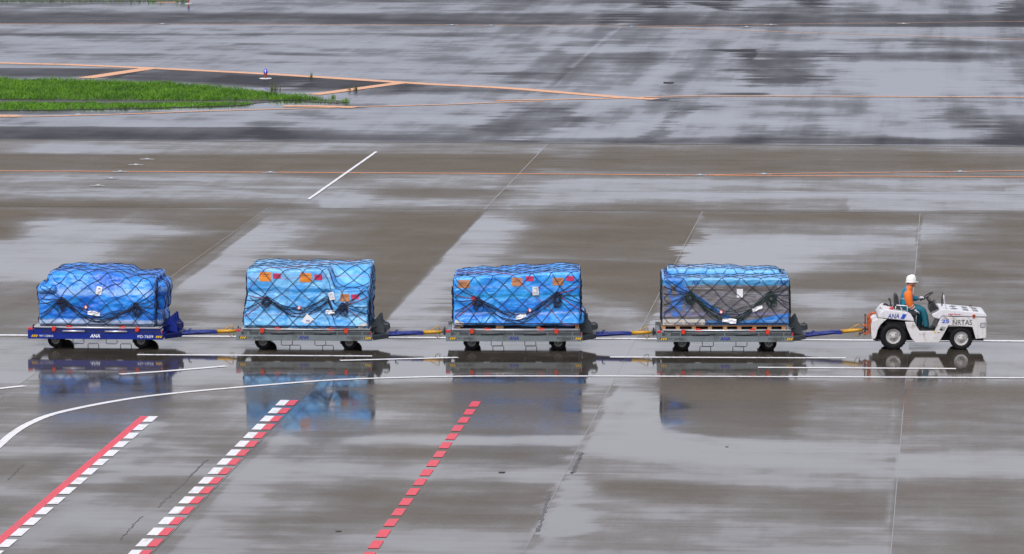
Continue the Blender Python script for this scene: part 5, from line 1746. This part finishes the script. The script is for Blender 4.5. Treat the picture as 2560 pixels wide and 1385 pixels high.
pe = empty("person", TUG_P + Vector((0, 0, -.03)), TUG_YAW)
tag(pe, "driver in white helmet, orange sleeved teal jacket and teal trousers, seated on the tractor", "person")
hip = (.33, SY, 1.00); wst = (.325, SY, 1.14); chs = (.35, SY, 1.32); nb_ = (.385, SY, 1.46); nk = (.42, SY, 1.53); hd = (.455, SY, 1.625)
shN, elN, wrN = (.365, SY - .19, 1.42), (.40, SY - .26, 1.15), (.52, SY - .20, .985)
shF, elF, wrF = (.385, SY + .19, 1.42), (.53, SY + .22, 1.20), (.70, SY + .12, 1.255)
knN, anN, toN = (.73, SY - .13, 1.00), (.83, SY - .12, .585), (1.01, SY - .13, .545)
knF, anF, toF = (.72, SY + .15, 1.00), (.66, SY + .16, .60), (.84, SY + .17, .55)
hpN, hpF = (.37, SY - .10, .985), (.37, SY + .10, .985)
# the body itself, one continuous surface
hand = []
BV = [(*hip, .10), (*wst, .10), (*chs, .115), (*nb_, .075), (*nk, .066), (.440, SY, 1.575, .078), (.458, SY, 1.63, (.122, .100)), (.455, SY, 1.70, (.122, .102)),
      (*shN, .045), (*elN, .042), (*wrN, .030), (*shF, .055), (*elF, .042), (*wrF, .030),
      (*hpN, .075), (*knN, .055), (*anN, .042), (*toN, .032), (*hpF, .075), (*knF, .055), (*anF, .042), (*toF, .032)]
BE = [(0, 1), (1, 2), (2, 3), (3, 4), (4, 5), (5, 6), (6, 7), (3, 8), (8, 9), (9, 10), (3, 11), (11, 12), (12, 13), (0, 14), (14, 15), (15, 16), (16, 17), (0, 18), (18, 19), (19, 20), (20, 21)]
body = skin("body", BV, BE, 0, M_SKIN, pe)
# face
fc = MB()
fx = hd[0]
def blob(mb, c, r, n=10):
    V, F = [], []
    for i in range(n + 1):
        ph = math.pi * i / n
        for j in range(n):
            th = 2 * math.pi * j / n
            V.append((c[0] + r[0] * math.sin(ph) * math.cos(th), c[1] + r[1] * math.sin(ph) * math.sin(th), c[2] + r[2] * math.cos(ph)))
    for i in range(n):
        for j in range(n):
            F.append((i * n + j, (i + 1) * n + j, (i + 1) * n + (j + 1) % n, i * n + (j + 1) % n))
    mb.add(V, F); return mb
blob(MB(), (fx + .098, SY, 1.627), (.020, .014, .024)).build("nose", M_SKIN, pe, True)
blob(MB(), (fx + .070, SY, 1.560), (.030, .034, .026)).build("chin", M_SKIN, pe, True)
for sy in (-1, 1):
    blob(MB(), (fx - .005, SY + sy * .086, 1.62), (.022, .012, .034)).build("ear", M_SKIN, pe, True)
    blob(MB(), (fx + .078, SY + sy * .034, 1.652), (.010, .014, .008)).build("eye", M_HAIR, pe, True)
blob(MB(), (fx + .083, SY, 1.588), (.010, .028, .006)).build("mouth", pm("lips", (.28, .10, .08), .5), pe, True)
blob(MB(), (fx - .028, SY, 1.648), (.080, .090, .060)).build("hair", M_HAIR, pe, True)
# helmet: dome, ridge and brim
hm = MB()
n_ = 28; V_ = []; F_ = []
rings = [(1.0, 0.0), (1.0, .03), (.97, .07), (.88, .115), (.70, .15), (.40, .172), (.001, .178)]
for rr, zz in rings:
    for j in range(n_):
        th = 2 * math.pi * j / n_
        V_.append((fx - .004 + .128 * rr * math.cos(th), SY + .112 * rr * math.sin(th), 1.662 + zz + .008 * math.cos(th)))
for i in range(len(rings) - 1):
    for j in range(n_):
        F_.append((i * n_ + j, i * n_ + (j + 1) % n_, (i + 1) * n_ + (j + 1) % n_, (i + 1) * n_ + j))
hm.add(V_, F_)
br = []
for j in range(n_):
    th = 2 * math.pi * j / n_
    ex = .012 + .045 * max(0, math.cos(th)) ** 1.5
    br.append((fx - .004 + (.128 + ex) * math.cos(th), SY + (.112 + ex * .8) * math.sin(th), 1.652 + .004 * math.cos(th)))
o = len(hm.v)
hm.add(br + [(x, y, z + .008) for x, y, z in br] , [])
for j in range(n_):
    j2 = (j + 1) % n_
    hm.f.append((o + j, o + j2, o + n_ + j2, o + n_ + j)); hm.mi.append(0)
    hm.f.append((o + n_ + j, o + n_ + j2, o - len(V_) + j2, o - len(V_) + j)); hm.mi.append(0)
    hm.f.append((o + j2, o + j, o - len(V_) + j, o - len(V_) + j2)); hm.mi.append(0)
hm.build("helmet", M_HELM, pe, True)
MB().tube([(fx + .01, SY - .09, 1.66), (fx + .03, SY - .075, 1.58), (fx + .05, SY, 1.535), (fx + .03, SY + .075, 1.58), (fx + .01, SY + .09, 1.66)], .006, 5).build("chin_strap", M_BLACK, pe, True)
# jacket: teal trunk with an orange yoke, sleeves with grey tape at the cuffs
def pick_j(c):
    if c.z > 1.40 and c.x > .335: return 1
    return 2 if 1.235 < c.z < 1.275 else 0
JV = [(hip[0] + .005, SY, .985, (.165, .185)), (wst[0] + .01, SY, 1.12, (.175, .185)), (chs[0], SY, 1.30, (.175, .205)), (nb_[0] - .02, SY, 1.445, (.115, .165)), (nk[0] - .01, SY, 1.535, (.078, .080)), (shN[0], shN[1] + .03, 1.43, .11), (shF[0], shF[1] - .03, 1.43, .105)]
jk = skin("jacket", JV, [(0, 1), (1, 2), (2, 3), (3, 4), (3, 5), (3, 6)], 0, [M_TEAL, M_ORJ, M_REF], pe, 3, pick_j)
def sleeve(vs, mats, bands, pick=None):
    o = skin("sleeve", vs, [(i, i + 1) for i in range(len(vs) - 1)], 0, mats, pe, 2, pick)
    for p, d, r_ in bands:
        p, d = Vector(p), Vector(d).normalized()
        MB().tube([p - d * .012, p + d * .012], r_, 14).build("cuff_tape", M_REF, pe, True)
    return o
cuffN = (.50, SY - .225, 1.02)
sleeve([(shN[0], shN[1] + .02, shN[2] + .025, .10), (.365, SY - .225, 1.38, .122), (.378, SY - .255, 1.27, .108), (*elN, .094), (.45, SY - .245, 1.07, .075), (*cuffN, .060)],
       [M_ORJ], [((.435, SY - .247, 1.095), (.5, .2, -.75), .080), ((.478, SY - .236, 1.045), (.5, .2, -.75), .068)])
sleeve([(shF[0], shF[1] - .02, shF[2] + .025, .085), (.40, SY + .215, 1.38, .095), (.45, SY + .225, 1.30, .08), (*elF, .074), (.61, SY + .175, 1.235, .060), (.665, SY + .145, 1.245, .050)],
       [M_TEAL, M_ORJ], [], lambda c: 1 if c.z > 1.32 else 0)
MB().lathe_z([(.075, -.02), (.080, .02), (.070, .035), (.062, .02)], (nk[0] - .008, SY, nk[2] - .01), 16).build("collar", M_ORJ, pe, True)
# trousers
TV = [(hip[0], SY, 1.02, (.14, .16)), (*hpN, .105), (.56, SY - .125, 1.005, .105), (*knN, .096), (.79, SY - .125, .80, .085), (.825, SY - .12, .60, .080), (.835, SY - .12, .545, .078),
      (*hpF, .105), (.55, SY + .13, 1.005, .105), (*knF, .094), (.69, SY + .155, .80, .082), (.665, SY + .16, .60, .078), (.665, SY + .16, .55, .076)]
TE = [(0, 1), (1, 2), (2, 3), (3, 4), (4, 5), (5, 6), (0, 7), (7, 8), (8, 9), (9, 10), (10, 11), (11, 12)]
skin("trousers", TV, TE, 0, M_TROU, pe, 2)
for a, t in ((anN, toN), (anF, toF)):
    skin("shoe", [(a[0] - .03, a[1], .545, .058), (a[0] + .09, a[1], .548, .058), (t[0] + .03, t[1], .535, .045), (a[0] + .01, a[1], .61, .055)], [(0, 1), (1, 2), (0, 3)], 0, M_SHOE, pe, 2)
# gloved hands: palm, four fingers, thumb
def glove(w_, d, up, side, curl):
    w_, d, up = Vector(w_), Vector(d).normalized(), Vector(up)
    s_ = d.cross(up).normalized() * side; up = s_.cross(d).normalized() * side
    vs = [(*w_, .030), (*(w_ + d * .05), (.026, .036)), (*(w_ + d * .095), (.024, .038))]
    es = [(0, 1), (1, 2)]
    for k, ln in enumerate((.062, .074, .070, .054)):
        b0 = w_ + d * .095 + s_ * (.030 - .020 * k)
        dd = d
        vs.append((*b0, .0105)); es.append((2, len(vs) - 1)); prev = len(vs) - 1
        p = b0
        for j in range(3):
            ang = curl * (j + .6)
            p = p + (d * math.cos(ang) - up * math.sin(ang)) * (ln / 3 + .006)
            vs.append((*p, .0098 - .0008 * j)); es.append((prev, len(vs) - 1)); prev = len(vs) - 1
    t0 = w_ + d * .035 + s_ * .032
    vs.append((*t0, .014)); es.append((1, len(vs) - 1)); prev = len(vs) - 1
    for j in range(2):
        t0 = t0 + (d * .75 + s_ * .35 - up * (.25 + .3 * j)).normalized() * .032
        vs.append((*t0, .0115 - .001 * j)); es.append((prev, len(vs) - 1)); prev = len(vs) - 1
    return skin("glove", vs, es, 0, M_GLOVE, pe, 1)
glove((.515, SY - .205, .995), (.75, .25, -.35), (.35, -.1, .9), 1, .35)
glove((.655, SY + .14, 1.25), (.9, -.30, .10), (-.2, 0, 1), -1, .55)
